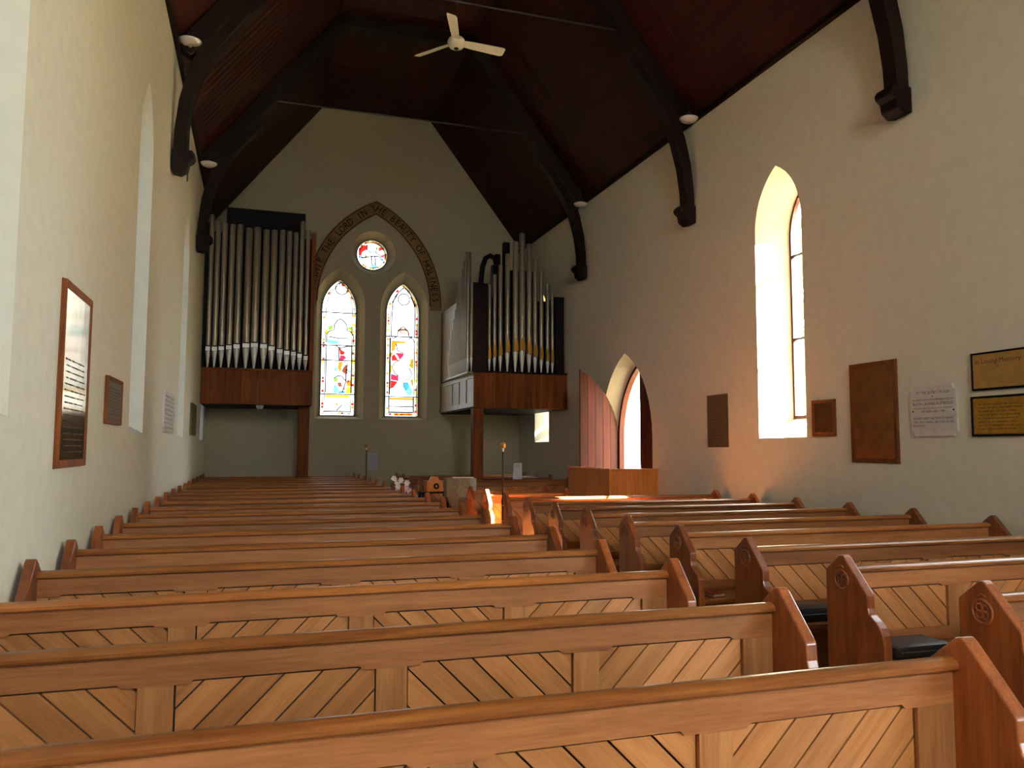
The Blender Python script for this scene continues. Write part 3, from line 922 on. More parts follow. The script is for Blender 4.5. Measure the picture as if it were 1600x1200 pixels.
def make_pew(x0, x1, panels, label, group, carved, aisle):
    """x0,x1: ends; panels: list of (xa, xb); origin at x=0, y=0 under the peak"""
    t = thing('pew', label, 'pew', group=group)
    Y0 = 0.030                       # face of the frame towards the camera
    TH = 0.040
    mb = MB()
    # top rail with chamfered stops above each panel
    low = [(x0, 0.772)]
    for a, b in panels:
        low += [(a + 0.045, 0.772), (a + 0.060, PZ1), (b - 0.060, PZ1), (b - 0.045, 0.772)]
    low += [(x1, 0.772)]
    pts = low + [(x1, 0.868), (x0, 0.868)]
    # strips instead of one n-gon
    def q(xa, za, xb, zb):
        mb.add([(xa, Y0, za), (xb, Y0, zb), (xb, Y0, 0.868), (xa, Y0, 0.868), (xa, Y0 + TH, za), (xb, Y0 + TH, zb), (xb, Y0 + TH, 0.868), (xa, Y0 + TH, 0.868)],
               [(0, 1, 2, 3), (7, 6, 5, 4), (0, 4, 5, 1), (3, 2, 6, 7)])
    for i in range(len(low) - 1):
        q(low[i][0], low[i][1], low[i + 1][0], low[i + 1][1])
    mb.add([(x0, Y0, 0.772), (x0, Y0, 0.868), (x0, Y0 + TH, 0.868), (x0, Y0 + TH, 0.772)], [(0, 1, 2, 3)])
    mb.add([(x1, Y0, 0.772), (x1, Y0, 0.868), (x1, Y0 + TH, 0.868), (x1, Y0 + TH, 0.772)], [(3, 2, 1, 0)])
    build(mb, 'top_rail', 'rail', t)
    # rounded cap
    prof = []
    for k in range(13):
        a = radians(-60 + 300 * k / 12)
        prof.append((0.046 + 0.030 * -cos(a) * 1.0, 0.888 + 0.021 * sin(a)))
    prof = [(0.062, 0.869), (0.070, 0.878), (0.072, 0.893), (0.062, 0.905), (0.046, 0.911), (0.028, 0.910), (0.012, 0.903), (0.004, 0.892), (0.005, 0.880), (0.014, 0.872), (0.022, 0.869)]
    n_ = len(prof)
    mb = MB()
    mb.add([(x0, p[0], p[1]) for p in prof] + [(x1, p[0], p[1]) for p in prof], [(i, (i + 1) % n_, (i + 1) % n_ + n_, i + n_) for i in range(n_)] + [tuple(range(n_)), tuple(range(2 * n_ - 1, n_ - 1, -1))])
    build(mb, 'cap_rail', 'cap', t, smooth=True)
    build(MB().box(x0, x1, Y0, Y0 + TH, 0.475, PZ0), 'bottom_rail', 'rail', t)
    # stiles
    xs = [x0] + [v for ab in panels for v in ab] + [x1]
    for i in range(0, len(xs), 2):
        if xs[i + 1] - xs[i] > 0.005:
            build(MB().box(xs[i], xs[i + 1], Y0 + 0.0005, Y0 + TH, PZ0, 0.7715), 'stile', 'stile', t)
    for i, (a, b) in enumerate(panels):
        build(MB().box(a - 0.004, b + 0.004, Y0 + 0.030, Y0 + 0.039, PZ0 - 0.004, PZ1 + 0.003), 'backing_panel', 'groove', t)
        for pl in stripes(b - a - 0.010, PZ0, PZ1 - 0.009, i % 2 == 0):  # boards stop short so the dark backing paints the rail's shadow line
            mb = MB().prism([(a + 0.006 + p[0], p[1]) for p in pl], Y0 + 0.016, Y0 + 0.0295)
            build(mb, 'board', 'board_a' if i % 2 == 0 else 'board_b', t)
    # seat and its front board, footings
    build(MB().box(x0, x1, -0.285, Y0 + 0.03, 0.43, 0.465), 'seat', 'cap', t, bevel=0.006)
    build(MB().box(x0, x1, -0.20, -0.175, 0.10, 0.43), 'seat_rail', 'rail', t)
    for k, xe in enumerate((x0, x1)):
        s = -1 if k == 0 else 1
        xa, xb = (xe - 0.052, xe) if k == 0 else (xe, xe + 0.052)
        e_ = build(MB().prism(end_profile(), xa, xb, 'x'), 'pew_end', 'end', t, bevel=0.006)
        if carved and ((aisle < 0 and k == 0) or (aisle > 0 and k == 1)):
            xf = xa if k == 0 else xb
            sg = -1 if k == 0 else 1
            mb = MB()
            cy, cz_, R = 0.0, 0.845, 0.050
            ring = [(xf, cy + R * cos(2 * pi * i / 20), cz_ + R * sin(2 * pi * i / 20)) for i in range(21)]
            mb.tube(ring, 0.007, 6, cap=False)
            for i in range(4):
                a = pi / 4 + i * pi / 2
                cc = (cy + 0.020 * cos(a), cz_ + 0.020 * sin(a))
                mb.tube([(xf, cc[0] + 0.017 * cos(2 * pi * j / 10), cc[1] + 0.017 * sin(2 * pi * j / 10)) for j in range(11)], 0.0045, 5, cap=False)
            mb.tube([(xf, cy - 0.02, cz_ + 0.066), (xf, cy, cz_ + 0.075), (xf, cy + 0.02, cz_ + 0.066)], 0.004, 5)
            build(mb, 'carved_roundel', 'end', e_, smooth='all', label='carved quatrefoil roundel')
    return t


def copy_tree(o, kids):
    c = o.copy(); C.objects.link(c)
    for ch in kids.get(o.name, []):
        d = ch.copy(); C.objects.link(d); d.parent = c
        for g in kids.get(ch.name, []):
            e = g.copy(); C.objects.link(e); e.parent = d
    return c


ORD = ['first', 'second', 'third', 'fourth', 'fifth', 'sixth', 'seventh', 'eighth', 'ninth', 'tenth', 'eleventh', 'twelfth', 'thirteenth', 'fourteenth', 'fifteenth', 'sixteenth', 'seventeenth', 'eighteenth', 'nineteenth']


def kid_table():
    kids = {}
    for o in C.objects:
        if o.parent is not None:
            kids.setdefault(o.parent.name, []).append(o)
    return kids


PL_L = [(-1.0, -0.345), (-0.235, 0.425), (0.535, 1.175), (1.28, 1.925)]
PL_R = [(3.16, 3.80), (3.91, 4.56), (4.67, 5.32), (5.43, 6.05)]
protoL = make_pew(-1.05, 2.065, PL_L, 'pew', 'pews left of the aisle', False, 1)
protoR = make_pew(3.085, 6.12, PL_R, 'pew', 'pews right of the aisle', True, -1)
protoS = make_pew(3.085, 4.22, [(3.16, 3.60), (3.70, 4.15)], 'pew', 'pews right of the aisle', True, -1)
kids = kid_table()
YL, YR, SR = 1.934, 2.715, 0.88
for k in range(19):
    o = protoL if k == 0 else copy_tree(protoL, kids)
    o.location = (rnd.uniform(-0.004, 0.004), YL + 0.9 * k, 0)
    o['label'] = 'long brown pew left of the aisle, ' + ('nearest the camera' if k == 0 else 'farthest, under the organ' if k == 18 else ORD[k] + ' from the camera')
first = True
for k in range(9):
    o = protoR if first else copy_tree(protoR, kids); first = False
    o.location = (rnd.uniform(-0.004, 0.004), YR + SR * k, 0)
    o['label'] = 'long brown pew right of the aisle, ' + ('nearest the camera, at the right edge' if k == 0 else ORD[k] + ' from the camera')
for j, k in enumerate((9, 10)):
    o = protoS if j == 0 else copy_tree(protoS, kids)
    o.location = (0, YR + SR * k, 0)
    o['label'] = 'short pew right of the aisle by the door screen, ' + ('the nearer, sunlit one' if j == 0 else 'the farther one')
for j, y_ in enumerate((15.25, 16.35, 17.25, 18.15)):
    o = copy_tree(protoR, kids)
    o.location = (0, y_, 0)
    o['label'] = 'dark long back pew under the right organ, ' + ['holding the white notice', 'second of four', 'third of four', 'nearest the back wall'][j]
    o['group'] = 'dark pews at the back right'

# ------------------------------------------------------------------ organs
def organ_pipe(parent, x, y, r, z_foot, z_mouth, z_top, gilt=False, lean=0, mat='pipe'):
    p = build(MB().lathe([(r, z_mouth - 0.10), (r, z_top - 0.01), (r * 0.93, z_top), (r * 0.9, z_top - 0.03)], c=(x, y, 0), n=14), 'pipe', mat, parent, smooth=True)
    build(MB().lathe([(r * 0.28, z_foot), (r * 0.98, z_mouth - 0.13), (r * 0.98, z_mouth - 0.102)], c=(x, y, 0), n=14), 'pipe_foot', 'pipe_lip', p, smooth=True)
    if gilt:
        yy = y - r * 0.99
        pts = [(x - r * 0.82, z_mouth - 0.08), (x + r * 0.82, z_mouth - 0.08), (x + r * 0.86, z_mouth + 0.06), (x + r * 0.45, z_mouth + 0.15), (x, z_mouth + 0.22), (x - r * 0.45, z_mouth + 0.15), (x - r * 0.86, z_mouth + 0.06)]
        build(MB().prism(pts, yy - 0.008, yy + r * 0.6), 'gilt_mouth', 'gold', p)
    else:
        yy = y - r * 0.96
        build(MB().box(x - r * 0.92, x + r * 0.92, yy - 0.012, yy + r * 0.5, z_mouth - 0.095, z_mouth - 0.012), 'mouth_lip', 'pipe_lip', p)
        build(MB().box(x - r * 0.80, x + r * 0.80, yy - 0.006, yy + r * 0.4, z_mouth - 0.011, z_mouth + 0.012), 'mouth_slot', 'black', p)
    return p


t = thing('pipe_organ', 'left organ on a brown gallery box with fourteen grey pipes in one row', 'organ', (0, 0, 0))
nb = 14
xa, xb = -1.115, 1.07
for i in range(nb):
    a = xa + (xb - xa) * i / nb; b = xa + (xb - xa) * (i + 1) / nb
    build(MB().box(a + 0.0015, b - 0.0015, 17.0, 17.03, 2.42, 3.12), 'front_board', 'organwood', t)
build(MB().box(xa, xb, 16.985, 17.03, 3.121, 3.16), 'front_moulding', 'organwood', t, bevel=0.006)
build(MB().box(xb - 0.03, xb, 17.031, 18.93, 2.42, 3.16), 'side_panel', 'organwood', t)
build(MB().box(xa, xb - 0.031, 17.031, 18.93, 2.42, 2.47), 'soffit', 'dark', t)
build(MB().box(xa, xb - 0.031, 17.031, 18.93, 3.10, 3.15), 'deck', 'dark', t)
build(MB().box(0.82, 1.05, 17.42, 17.64, 0.0, 2.415), 'support_post', 'organwood', t, bevel=0.01)
build(MB().box(-1.12, -1.07, 16.99, 18.9, 3.161, 6.16), 'side_case', 'black', t)
build(MB().box(0.985, 1.075, 16.99, 17.06, 3.161, 6.10), 'corner_stile', 'organwood', t, bevel=0.006)
build(MB().box(1.035, 1.07, 17.061, 18.9, 3.161, 6.10), 'side_case', 'organwood', t)
build(MB().box(-1.06, 1.03, 17.35, 18.9, 3.151, 6.05), 'back_case', 'black', t)
build(MB().box(-0.74, 0.86, 17.22, 18.9, 6.051, 6.56), 'top_case', 'black', t, bevel=0.01)
px_ = [-1.008, -0.882, -0.751, -0.605, -0.458, -0.277, -0.114, 0.068, 0.228, 0.39, 0.532, 0.666, 0.792, 0.915]
tops = [6.294, 6.165, 6.145, 6.125, 6.132, 6.078, 6.105, 6.064, 6.078, 6.091, 6.078, 6.064, 6.321, 6.132]
mo = [3.61, 3.61, 3.623, 3.649, 3.676, 3.702, 3.716, 3.702, 3.663, 3.61, 3.584, 3.57, 3.531, 3.491]
rad = [0.052, 0.053, 0.055, 0.060, 0.064, 0.072, 0.074, 0.072, 0.068, 0.063, 0.057, 0.053, 0.050, 0.046]
for i in range(14):
    organ_pipe(t, px_[i], 16.93 + (0.085 if False else 0.12), rad[i], 3.162, mo[i] - 0.02, tops[i] + 0.02)
build(MB().lathe([(0.05, -0.08), (0.075, -0.04), (0.08, 0.0)], c=(0.03, 17.3, 2.42), n=12), 'soffit_light', 'lampglass', t, smooth=True, label='small white light under the gallery')

t = thing('pipe_organ', 'right organ on a brown gallery box with pipes rising to a peak', 'organ', (0, 0, 0))
xa, xb = 4.22, 6.29
for i in range(13):
    a = xa + (xb - xa) * i / 13; b = xa + (xb - xa) * (i + 1) / 13
    build(MB().box(a + 0.0015, b - 0.0015, 15.70, 15.73, 2.37, 3.11), 'front_board', 'organwood', t)
build(MB().box(xa, xb, 15.68, 15.73, 3.111, 3.145), 'front_moulding', 'dark', t, bevel=0.006)
# panelled side
ys = [15.731, 16.4, 17.1, 17.75, 18.93]
mb = MB()
mb.box(4.22, 4.26, 15.731, 18.93, 2.40, 2.50).box(4.22, 4.26, 15.731, 18.93, 3.0, 3.09)
for y_ in (15.731, 16.35, 16.98, 17.62):
    mb.box(4.22, 4.26, y_, y_ + 0.06, 2.501, 2.999)
build(mb, 'side_frame', 'casewood', t)
for (ya, yb) in ((15.79, 16.35), (16.41, 16.98), (17.04, 17.62), (17.68, 18.93)):
    build(MB().box(4.235, 4.25, ya + 0.004, yb - 0.004, 2.503, 2.997), 'side_panel', 'casewood', t)
build(MB().box(4.262, 6.28, 15.731, 18.93, 2.37, 2.42), 'soffit', 'dark', t)
build(MB().box(4.262, 6.28, 15.74, 18.93, 3.08, 3.14), 'deck', 'black', t)
build(MB().box(4.24, 4.46, 15.78, 16.0, 0.0, 2.365), 'support_post', 'organwood', t, bevel=0.01)
for i in range(4):
    build(MB().box(4.235 + i * 0.082, 4.235 + i * 0.082 + 0.079, 15.82 + i * 0.02, 16.0, 3.141, 5.02), 'case_board', 'dark', t)
build(MB().box(6.07, 6.27, 15.82, 17.6, 3.141, 4.82), 'right_case', 'black', t)
build(MB().box(4.58, 6.06, 16.05, 18.9, 3.141, 4.75), 'inner_case', 'black', t)
build(MB().box(4.27, 4.57, 16.01, 17.1, 3.141, 4.9), 'left_case', 'dark', t)
build(MB().prism([(17.12, 3.141), (18.92, 3.141), (18.92, 4.86), (17.12, 4.86)], 4.25, 4.29, 'x'), 'tan_side_case', 'casewood', t, label='tan wooden side wall of the case')
xs_ = [4.596, 4.708, 4.835, 4.991, 5.169, 5.32, 5.478, 5.616, 5.755, 5.901, 6.011]
tp_ = [4.967, 5.203, 5.418, 5.669, 5.949, 6.145, 5.921, 5.6, 5.363, 5.085, 4.89]
mt_ = [3.50, 3.54, 3.58, 3.65, 3.68, 3.70, 3.64, 3.58, 3.53, 3.50, 3.48]
rr_ = [0.036, 0.040, 0.044, 0.052, 0.062, 0.068, 0.060, 0.052, 0.046, 0.042, 0.036]
for i in range(11):
    organ_pipe(t, xs_[i], 15.83 + 0.03, rr_[i], 3.146, mt_[i], tp_[i] + 0.02, gilt=True)
# side pipes stepping down towards the back
Ys = [15.80, 16.02, 16.18, 16.34, 16.50, 16.66, 16.82, 16.98, 17.13, 17.28, 17.42, 17.55]
Zs = [5.02, 5.70, 5.54, 5.40, 5.25, 5.08, 4.86, 4.62, 4.42, 4.20, 3.98, 3.74]
for y_, z_ in zip(Ys, Zs):
    r = 0.030 if y_ == 15.80 else 0.062
    x_ = 4.19 if y_ == 15.80 else 4.165
    p = build(MB().lathe([(r, 3.42), (r, z_ - 0.01), (r * 0.93, z_), (r * 0.9, z_ - 0.03)], c=(x_, y_, 0), n=14), 'side_pipe', 'pipe', t, smooth=True)
    build(MB().lathe([(r * 0.25, 3.13), (r * 0.98, 3.40), (r * 0.98, 3.42)], c=(x_, y_, 0), n=14), 'pipe_foot', 'pipe_lip', p, smooth=True)
build(MB().box(4.09, 4.219, 15.74, 17.65, 3.091, 3.129), 'side_ledge', 'casewood', t)
hook = [(4.50, 16.2, 4.76), (4.50, 16.2, 5.15), (4.53, 16.2, 5.45), (4.60, 16.2, 5.65), (4.70, 16.2, 5.71), (4.80, 16.2, 5.66), (4.84, 16.2, 5.52)]
build(MB().tube(hook, 0.055, 10), 'bent_pipe', 'black', t, smooth=True, label='black pipe bent over in a hook')
build(MB().box(4.74, 4.90, 16.12, 16.28, 4.751, 5.50), 'wooden_pipe', 'dark', t, bevel=0.005)
build(MB().box(4.87, 4.98, 16.35, 16.5, 4.751, 5.80), 'wooden_pipe', 'dark', t, bevel=0.005)
build(MB().box(5.02, 5.15, 16.2, 16.35, 4.751, 6.04), 'wooden_pipe', 'dark', t, bevel=0.005)
build(MB().box(5.20, 5.80, 16.3, 16.45, 4.751, 5.45), 'wooden_pipe', 'black', t, bevel=0.005)


# ------------------------------------------------------------------ wall plaques
def text_lines(lines, w, h, top=0.9, bottom=0.1, mat='ink', parent=None, depth=-0.001, name='inscription'):
    """lines: (text, relative size, relative x shift); set centred on the local XZ plane"""
    mb = MB()
    tot = sum(l[1] for l in lines)
    z = h / 2 - h * (1 - top)
    H_ = h * (top - bottom)
    for tx, sz, sh in lines:
        step = H_ * sz / tot
        if tx:
            vs_, fs_ = text_data(tx, 1.0, 0.0)
            xs2 = [v.x for v in vs_]
            tw = max(xs2) - min(xs2)
            s = min(step * 0.92, w * 0.88 / tw)
            mid_ = (max(xs2) + min(xs2)) / 2
            mb.add([((v.x - mid_) * s + sh * w, depth - 0.0005, z - step * 0.8 + v.y * s) for v in vs_], fs_)
        z -= step
    build(mb, name, mat, parent, fix=False, kind='stuff')


def dash_lines(rows, w, h, x0, x1, z0, z1, seed, mat, parent, depth, hk=0.12):
    """rows of small engraved strokes: writing too faint to read"""
    r = random.Random(seed)
    mb = MB()
    for i in range(rows):
        z = z1 - (z1 - z0) * (i + 0.5) / rows
        hh = (z1 - z0) / rows * hk
        x = x0 + r.uniform(0, 0.05) * w
        xe = x1 - r.uniform(0, 0.12) * w
        while x < xe:
            l = w * r.uniform(0.012, 0.03)
            k = r.uniform(0.6, 1.3)
            mb.box(x, x + l * 0.72, depth - 0.0012, depth, z - hh * k, z + hh * k)
            x += l + (w * 0.02 if r.random() < 0.22 else 0)
    build(mb, 'engraved_writing', mat, parent, fix=False, kind='stuff')


def plaque(side, ya, yb, z0, z1, label, plate, frame='organwood', fw=0.03, lines=None, rows=0, cut=0.0, ink='engraved', thick=0.03):
    cx, cz = (ya + yb) / 2, (z0 + z1) / 2
    w, h = abs(yb - ya), z1 - z0
    rz = -pi / 2 if side == 'right' else pi / 2
    t = thing('wall_plaque', label, 'plaque', ((WR - 0.001) if side == 'right' else (WL + 0.001), cx, cz), rz)
    if cut:
        c = cut
        pts = [(-w / 2, -h / 2 + c), (-w / 2 + c * 0.8, -h / 2 + c * 0.8), (-w / 2 + c, -h / 2), (w / 2 - c, -h / 2), (w / 2 - c * 0.8, -h / 2 + c * 0.8), (w / 2, -h / 2 + c),
               (w / 2, h / 2 - c), (w / 2 - c * 0.8, h / 2 - c * 0.8), (w / 2 - c, h / 2), (-w / 2 + c, h / 2), (-w / 2 + c * 0.8, h / 2 - c * 0.8), (-w / 2, h / 2 - c)]
        build(MB().prism(pts, -thick, 0), 'tablet', plate, t, bevel=0.004)
        fd = -thick
        for sx in (-1, 1):
            build(MB().lathe([(0.010, 0), (0.008, 0.006), (0.0, 0.008)], n=8).mesh('screw', 'iron') and MB().box(sx * (w / 2 - 0.03) - 0.008, sx * (w / 2 - 0.03) + 0.008, fd - 0.006, fd, -0.008, 0.008), 'screw_head', 'iron', t, bevel=0.002)
    else:
        mb = MB()
        o = [(-w / 2, -h / 2), (w / 2, -h / 2), (w / 2, h / 2), (-w / 2, h / 2)]
        i_ = [(-w / 2 + fw, -h / 2 + fw), (w / 2 - fw, -h / 2 + fw), (w / 2 - fw, h / 2 - fw), (-w / 2 + fw, h / 2 - fw)]
        vs_ = [(p[0], 0, p[1]) for p in o] + [(p[0], -thick, p[1]) for p in [(a * 0.985, b * 0.99) for a, b in o]] + [(p[0], -thick * 0.62, p[1]) for p in i_] + [(p[0], 0, p[1]) for p in i_]
        fs_ = []
        for a in range(4):
            fs_ += [(a * 4 + k, a * 4 + (k + 1) % 4, ((a + 1) % 4) * 4 + (k + 1) % 4, ((a + 1) % 4) * 4 + k) for k in range(4)]
        mb.add(vs_, fs_)
        build(mb, 'frame', frame, t)
        fd = -thick * 0.75
        build(MB().box(-w / 2 + fw, w / 2 - fw, fd, -0.001, -h / 2 + fw, h / 2 - fw), 'plate', plate, t, bevel=0.004)
    if lines:
        text_lines(lines, w - 2 * fw, h - 2 * fw, mat=ink, parent=t, depth=fd)
    if rows:
        dash_lines(rows, w, h, -w / 2 + fw + 0.04, w / 2 - fw - 0.03, -h / 2 + fw + 0.03, h / 2 - fw - 0.04 if side == 'right' or w > 0.8 or h < 0.8 else h * 0.1, int(cx * 100), ink, t, fd)
    return t


plaque('right', 10.16, 9.66, 1.572, 2.328, 'dark green bronze plaque on the right wall nearest the door', 'bronze', 'bronze', 0.02, rows=14)
plaque('right', 7.863, 7.474, 1.695, 2.125, 'small reddish brass plaque just right of the sunlit window', 'brass_old', 'organwood', 0.04, rows=0)
plaque('right', 7.22, 6.545, 1.402, 2.491, 'largest brown brass plaque on the right wall, left of the marble tablet', 'brass_old', 'organwood', 0.045, rows=0)
plaque('right', 6.357, 5.808, 1.678, 2.177, 'white marble tablet with clipped corners and dark lettering', 'marble', cut=0.045, fw=0.0, ink='ink', lines=[
    ('TO THE GLORY OF GOD', 1.1, 0), ('&', 0.9, 0), ('IN AFFECTIONATE REMEMBRANCE OF', 1.0, 0), ('RUTH LAVINIA RUMBOLD', 1.25, 0), ('WHO DEPARTED THIS LIFE ON THE FOURTH DAY', 1.0, 0),
    ('OF FEBRUARY 1909', 1.0, 0), ('', 0.35, 0), ('~', 0.5, 0), ('BLESSED ARE THE PURE IN HEART', 1.0, 0), ('FOR THEY SHALL SEE GOD IN HIS', 1.0, 0), ('KINGDOM', 0.9, -0.33), ('', 0.4, 0), ('-', 0.7, 0)])
plaque('right', 5.637, 5.08, 2.088, 2.436, 'dull brass plaque at the right edge, the upper of two', 'brass_mid', 'black', 0.018, lines=[
    ('In Loving Memory', 1.6, 0), ('of', 0.8, 0), ('', 0.5, 0), ('', 0.6, -0.2), ('', 1.4, 0), ('', 0.8, 0)], rows=0)
plaque('right', 5.657, 5.08, 1.667, 2.037, 'golden brass plaque at the right edge, the lower of two', 'brass_gold', 'black', 0.022, rows=8)
plaque('left', 5.21, 5.985, 1.418, 2.55, 'large framed brass plaque on the left wall mirroring the stained window', 'brass', 'organwood', 0.05, rows=16)
plaque('left', 6.72, 7.40, 1.727, 2.10, 'small dark brass plaque on the left wall before the narrow window', 'bronze', 'organwood', 0.035, rows=9)
plaque('left', 10.55, 11.81, 1.735, 2.255, 'pale marble tablet on the left wall past the narrow window', 'marble', cut=0.06, fw=0.0, rows=8, ink='faint')
plaque('left', 14.8, 15.9, 1.755, 2.325, 'dark plaque on the left wall nearest the left organ', 'bronze', 'bronze', 0.03, rows=0)

# ------------------------------------------------------------------ small things
def stave(x, y, label, z0=0.3):
    t = thing('churchwarden_stave', label, 'staff', (x, y, z0), group='staves on the pew ends')
    build(MB().tube([(0, 0, 0), (0, 0, 1.50 - z0)], [0.010, 0.009], 8), 'pole', 'doorwood', t, smooth=True)
    build(MB().lathe([(0.010, 0), (0.016, 0.012), (0.012, 0.03), (0.013, 0.045)], c=(0, 0, 1.50 - z0), n=10), 'collar', 'fan', t, smooth='all', label='pale metal collar')
    mb = MB()
    z = 1.545 - z0
    mb.lathe([(0.012, 0.0), (0.030, 0.018), (0.034, 0.040), (0.026, 0.058), (0.010, 0.068), (0.0, 0.070)], c=(0, 0, z), n=14)
    for a in (0, pi / 2):
        mb.tube([(0.040 * cos(b) * cos(a), 0.040 * cos(b) * sin(a), z + 0.036 + 0.036 * sin(b)) for b in [2 * pi * i / 14 for i in range(15)]], 0.004, 5, cap=False)
    build(mb, 'finial', 'gold', t, smooth='all', label='brass ball finial')
    for zz in (0.62 - z0, 0.82 - z0):
        build(MB().box(-0.014, 0.014, -0.012, 0.012, zz - 0.01, zz + 0.01), 'bracket', 'gold', t)
    return t


stave(3.0, 9.70, 'tall brass-topped churchwarden staff on a right pew end by the aisle')
stave(2.135, 16.36, 'thin brass-topped churchwarden staff at the far end of the left pews')

# font
t = thing('baptismal_font', 'grey stone octagonal baptismal font in the aisle near the back', 'font', (3.27, 13.0, 0))
ph = pi / 8
build(MB().lathe([(0.33, 0.0), (0.33, 0.10), (0.27, 0.13), (0.27, 0.18)], n=8, ph=ph), 'plinth', 'stone', t, bevel=0.006)
build(MB().lathe([(0.15, 0.181), (0.14, 0.30), (0.15, 0.56), (0.19, 0.60)], n=8, ph=ph), 'stem', 'stone', t)
build(MB().lathe([(0.19, 0.601), (0.25, 0.70), (0.275, 0.74), (0.275, 1.03), (0.262, 1.045), (0.21, 1.045), (0.20, 0.95), (0.0, 0.93)], n=8, ph=ph), 'bowl', 'stone', t)
lid = thing('font_cloth', 'folded white cloth lying along the top of the stone font', 'cloth', (3.27, 13.0, 1.047))
build(MB().box(-0.19, 0.17, -0.255, -0.215, 0, 0.012), 'fold', 'cloth', lid, bevel=0.003)
build(MB().box(-0.18, 0.16, -0.25, -0.22, 0.0125, 0.02), 'upper_fold', 'cloth', lid, bevel=0.003)

# flower arrangement on a small stand
FX, FY = 2.27, 12.95
t = thing('flower_stand', 'small dark wooden stand holding the flowers at the end of a left pew', 'stand', (FX, FY, 0))
build(MB().lathe([(0.12, 0), (0.12, 0.02), (0.03, 0.05), (0.022, 0.6), (0.05, 0.68)], n=12), 'stem', 'dark', t, smooth=True)
build(MB().lathe([(0.10, 0.681), (0.11, 0.70), (0.10, 0.715)], n=16), 'stand_top', 'dark', t)
t = thing('flower_arrangement', 'white and pink flower arrangement with green leaves at the end of a left pew', 'flowers', (FX, FY, 0.716))
build(MB().lathe([(0.05, 0), (0.075, 0.03), (0.08, 0.09), (0.07, 0.10)], n=14), 'basket', 'doorwood', t, smooth=True)
fr = random.Random(5)
for i in range(22):
    a = fr.uniform(0, 2 * pi); rr = fr.uniform(0.05, 0.2); zz = fr.uniform(0.02, 0.26)
    c = Vector((rr * cos(a) * 0.9 + (0.26 - zz) * 0.45 - 0.05, rr * sin(a) * 0.6, zz + 0.05))
    L_ = 0.09
    d = Vector((cos(a), sin(a), fr.uniform(-0.3, 0.8))).normalized(); e = d.cross(Vector((0, 0, 1))).normalized() * 0.018
    mb = MB().add([c, c + d * L_ * 0.5 + e, c + d * L_, c + d * L_ * 0.5 - e, c + d * L_ * 0.5 + Vector((0, 0, 0.006))], [(0, 1, 4), (1, 2, 4), (2, 3, 4), (3, 0, 4), (0, 3, 2, 1)])
    build(mb, 'leaf', 'leafm', t)
blooms = [(-0.14, 0.33, 'petal'), (-0.02, 0.30, 'petal'), (-0.08, 0.26, 'petal'), (-0.07, 0.20, 'petal'), (-0.12, 0.14, 'petalpink'), (0.0, 0.15, 'petalpink'), (0.06, 0.18, 'petalpink'),
          (0.11, 0.13, 'petalpink'), (0.17, 0.10, 'petal'), (0.21, 0.04, 'petal'), (0.02, 0.08, 'petal'), (0.07, 0.26, 'petal'), (0.16, 0.02, 'petal')]
for bx, bz, mt in blooms:
    mb = MB()
    c = Vector((bx, -0.06 + fr.uniform(-0.03, 0.03), bz))
    for k in range(6):
        a = 2 * pi * k / 6
        u = Vector((cos(a), -0.35, sin(a))).normalized(); w_ = Vector((-sin(a), 0, cos(a)))
        mb.add([c, c + u * 0.036 + w_ * 0.020, c + u * 0.060, c + u * 0.036 - w_ * 0.020], [(0, 1, 2, 3)])
    mb.lathe([(0.0, -0.01), (0.012, 0), (0.0, 0.01)], c=c, n=6)
    build(mb, 'bloom', mt, t, fix=False)
build(MB().tube([(0.02, 0, 0.1), (-0.02, 0, 0.3), (-0.04, 0, 0.40)], 0.006, 5), 'flower_stem', 'leafm', t)

# small wooden cabinet with a round dial, on a low table
t = thing('side_table', 'low dark side table beyond the flowers near the back', 'table', (3.13, 14.45, 0))
build(MB().box(-0.26, 0.26, -0.17, 0.17, 0.715, 0.745), 'tabletop', 'dark', t, bevel=0.005)
for sx in (-1, 1):
    for sy in (-1, 1):
        build(MB().box(sx * 0.23 - 0.02, sx * 0.23 + 0.02, sy * 0.14 - 0.02, sy * 0.14 + 0.02, 0, 0.7145), 'leg', 'dark', t)
t = thing('wooden_box', 'small brown wooden box with a round dark disc on its front', 'box', (3.12, 14.42, 0.746))
build(MB().box(-0.15, 0.15, -0.10, 0.10, 0, 0.20), 'box_body', 'oak', t, bevel=0.006)
build(MB().prism([(-0.08, 0.201), (0.10, 0.201), (0.07, 0.27), (-0.03, 0.28)], -0.08, 0.08), 'raised_lid', 'oak', t)
mb = MB().tube([(0.03, -0.101, 0.10), (0.03, -0.115, 0.10)], 0.055, 18)
build(mb, 'round_disc', 'dark', t, smooth=True)
build(MB().tube([(0.03, -0.1155, 0.10), (0.03, -0.125, 0.10)], 0.02, 12), 'disc_centre', 'gold', t)
t = thing('hassock', 'navy blue hassock on the floor stand left of the stone font', 'cushion', (3.10, 14.1, 0))
build(MB().box(-0.15, 0.15, -0.11, 0.11, 0.0, 0.30), 'cushion_base', 'blue', t, bevel=0.03)
build(MB().box(-0.14, 0.14, -0.10, 0.10, 0.301, 0.52), 'cushion_top', 'blue', t, bevel=0.03)

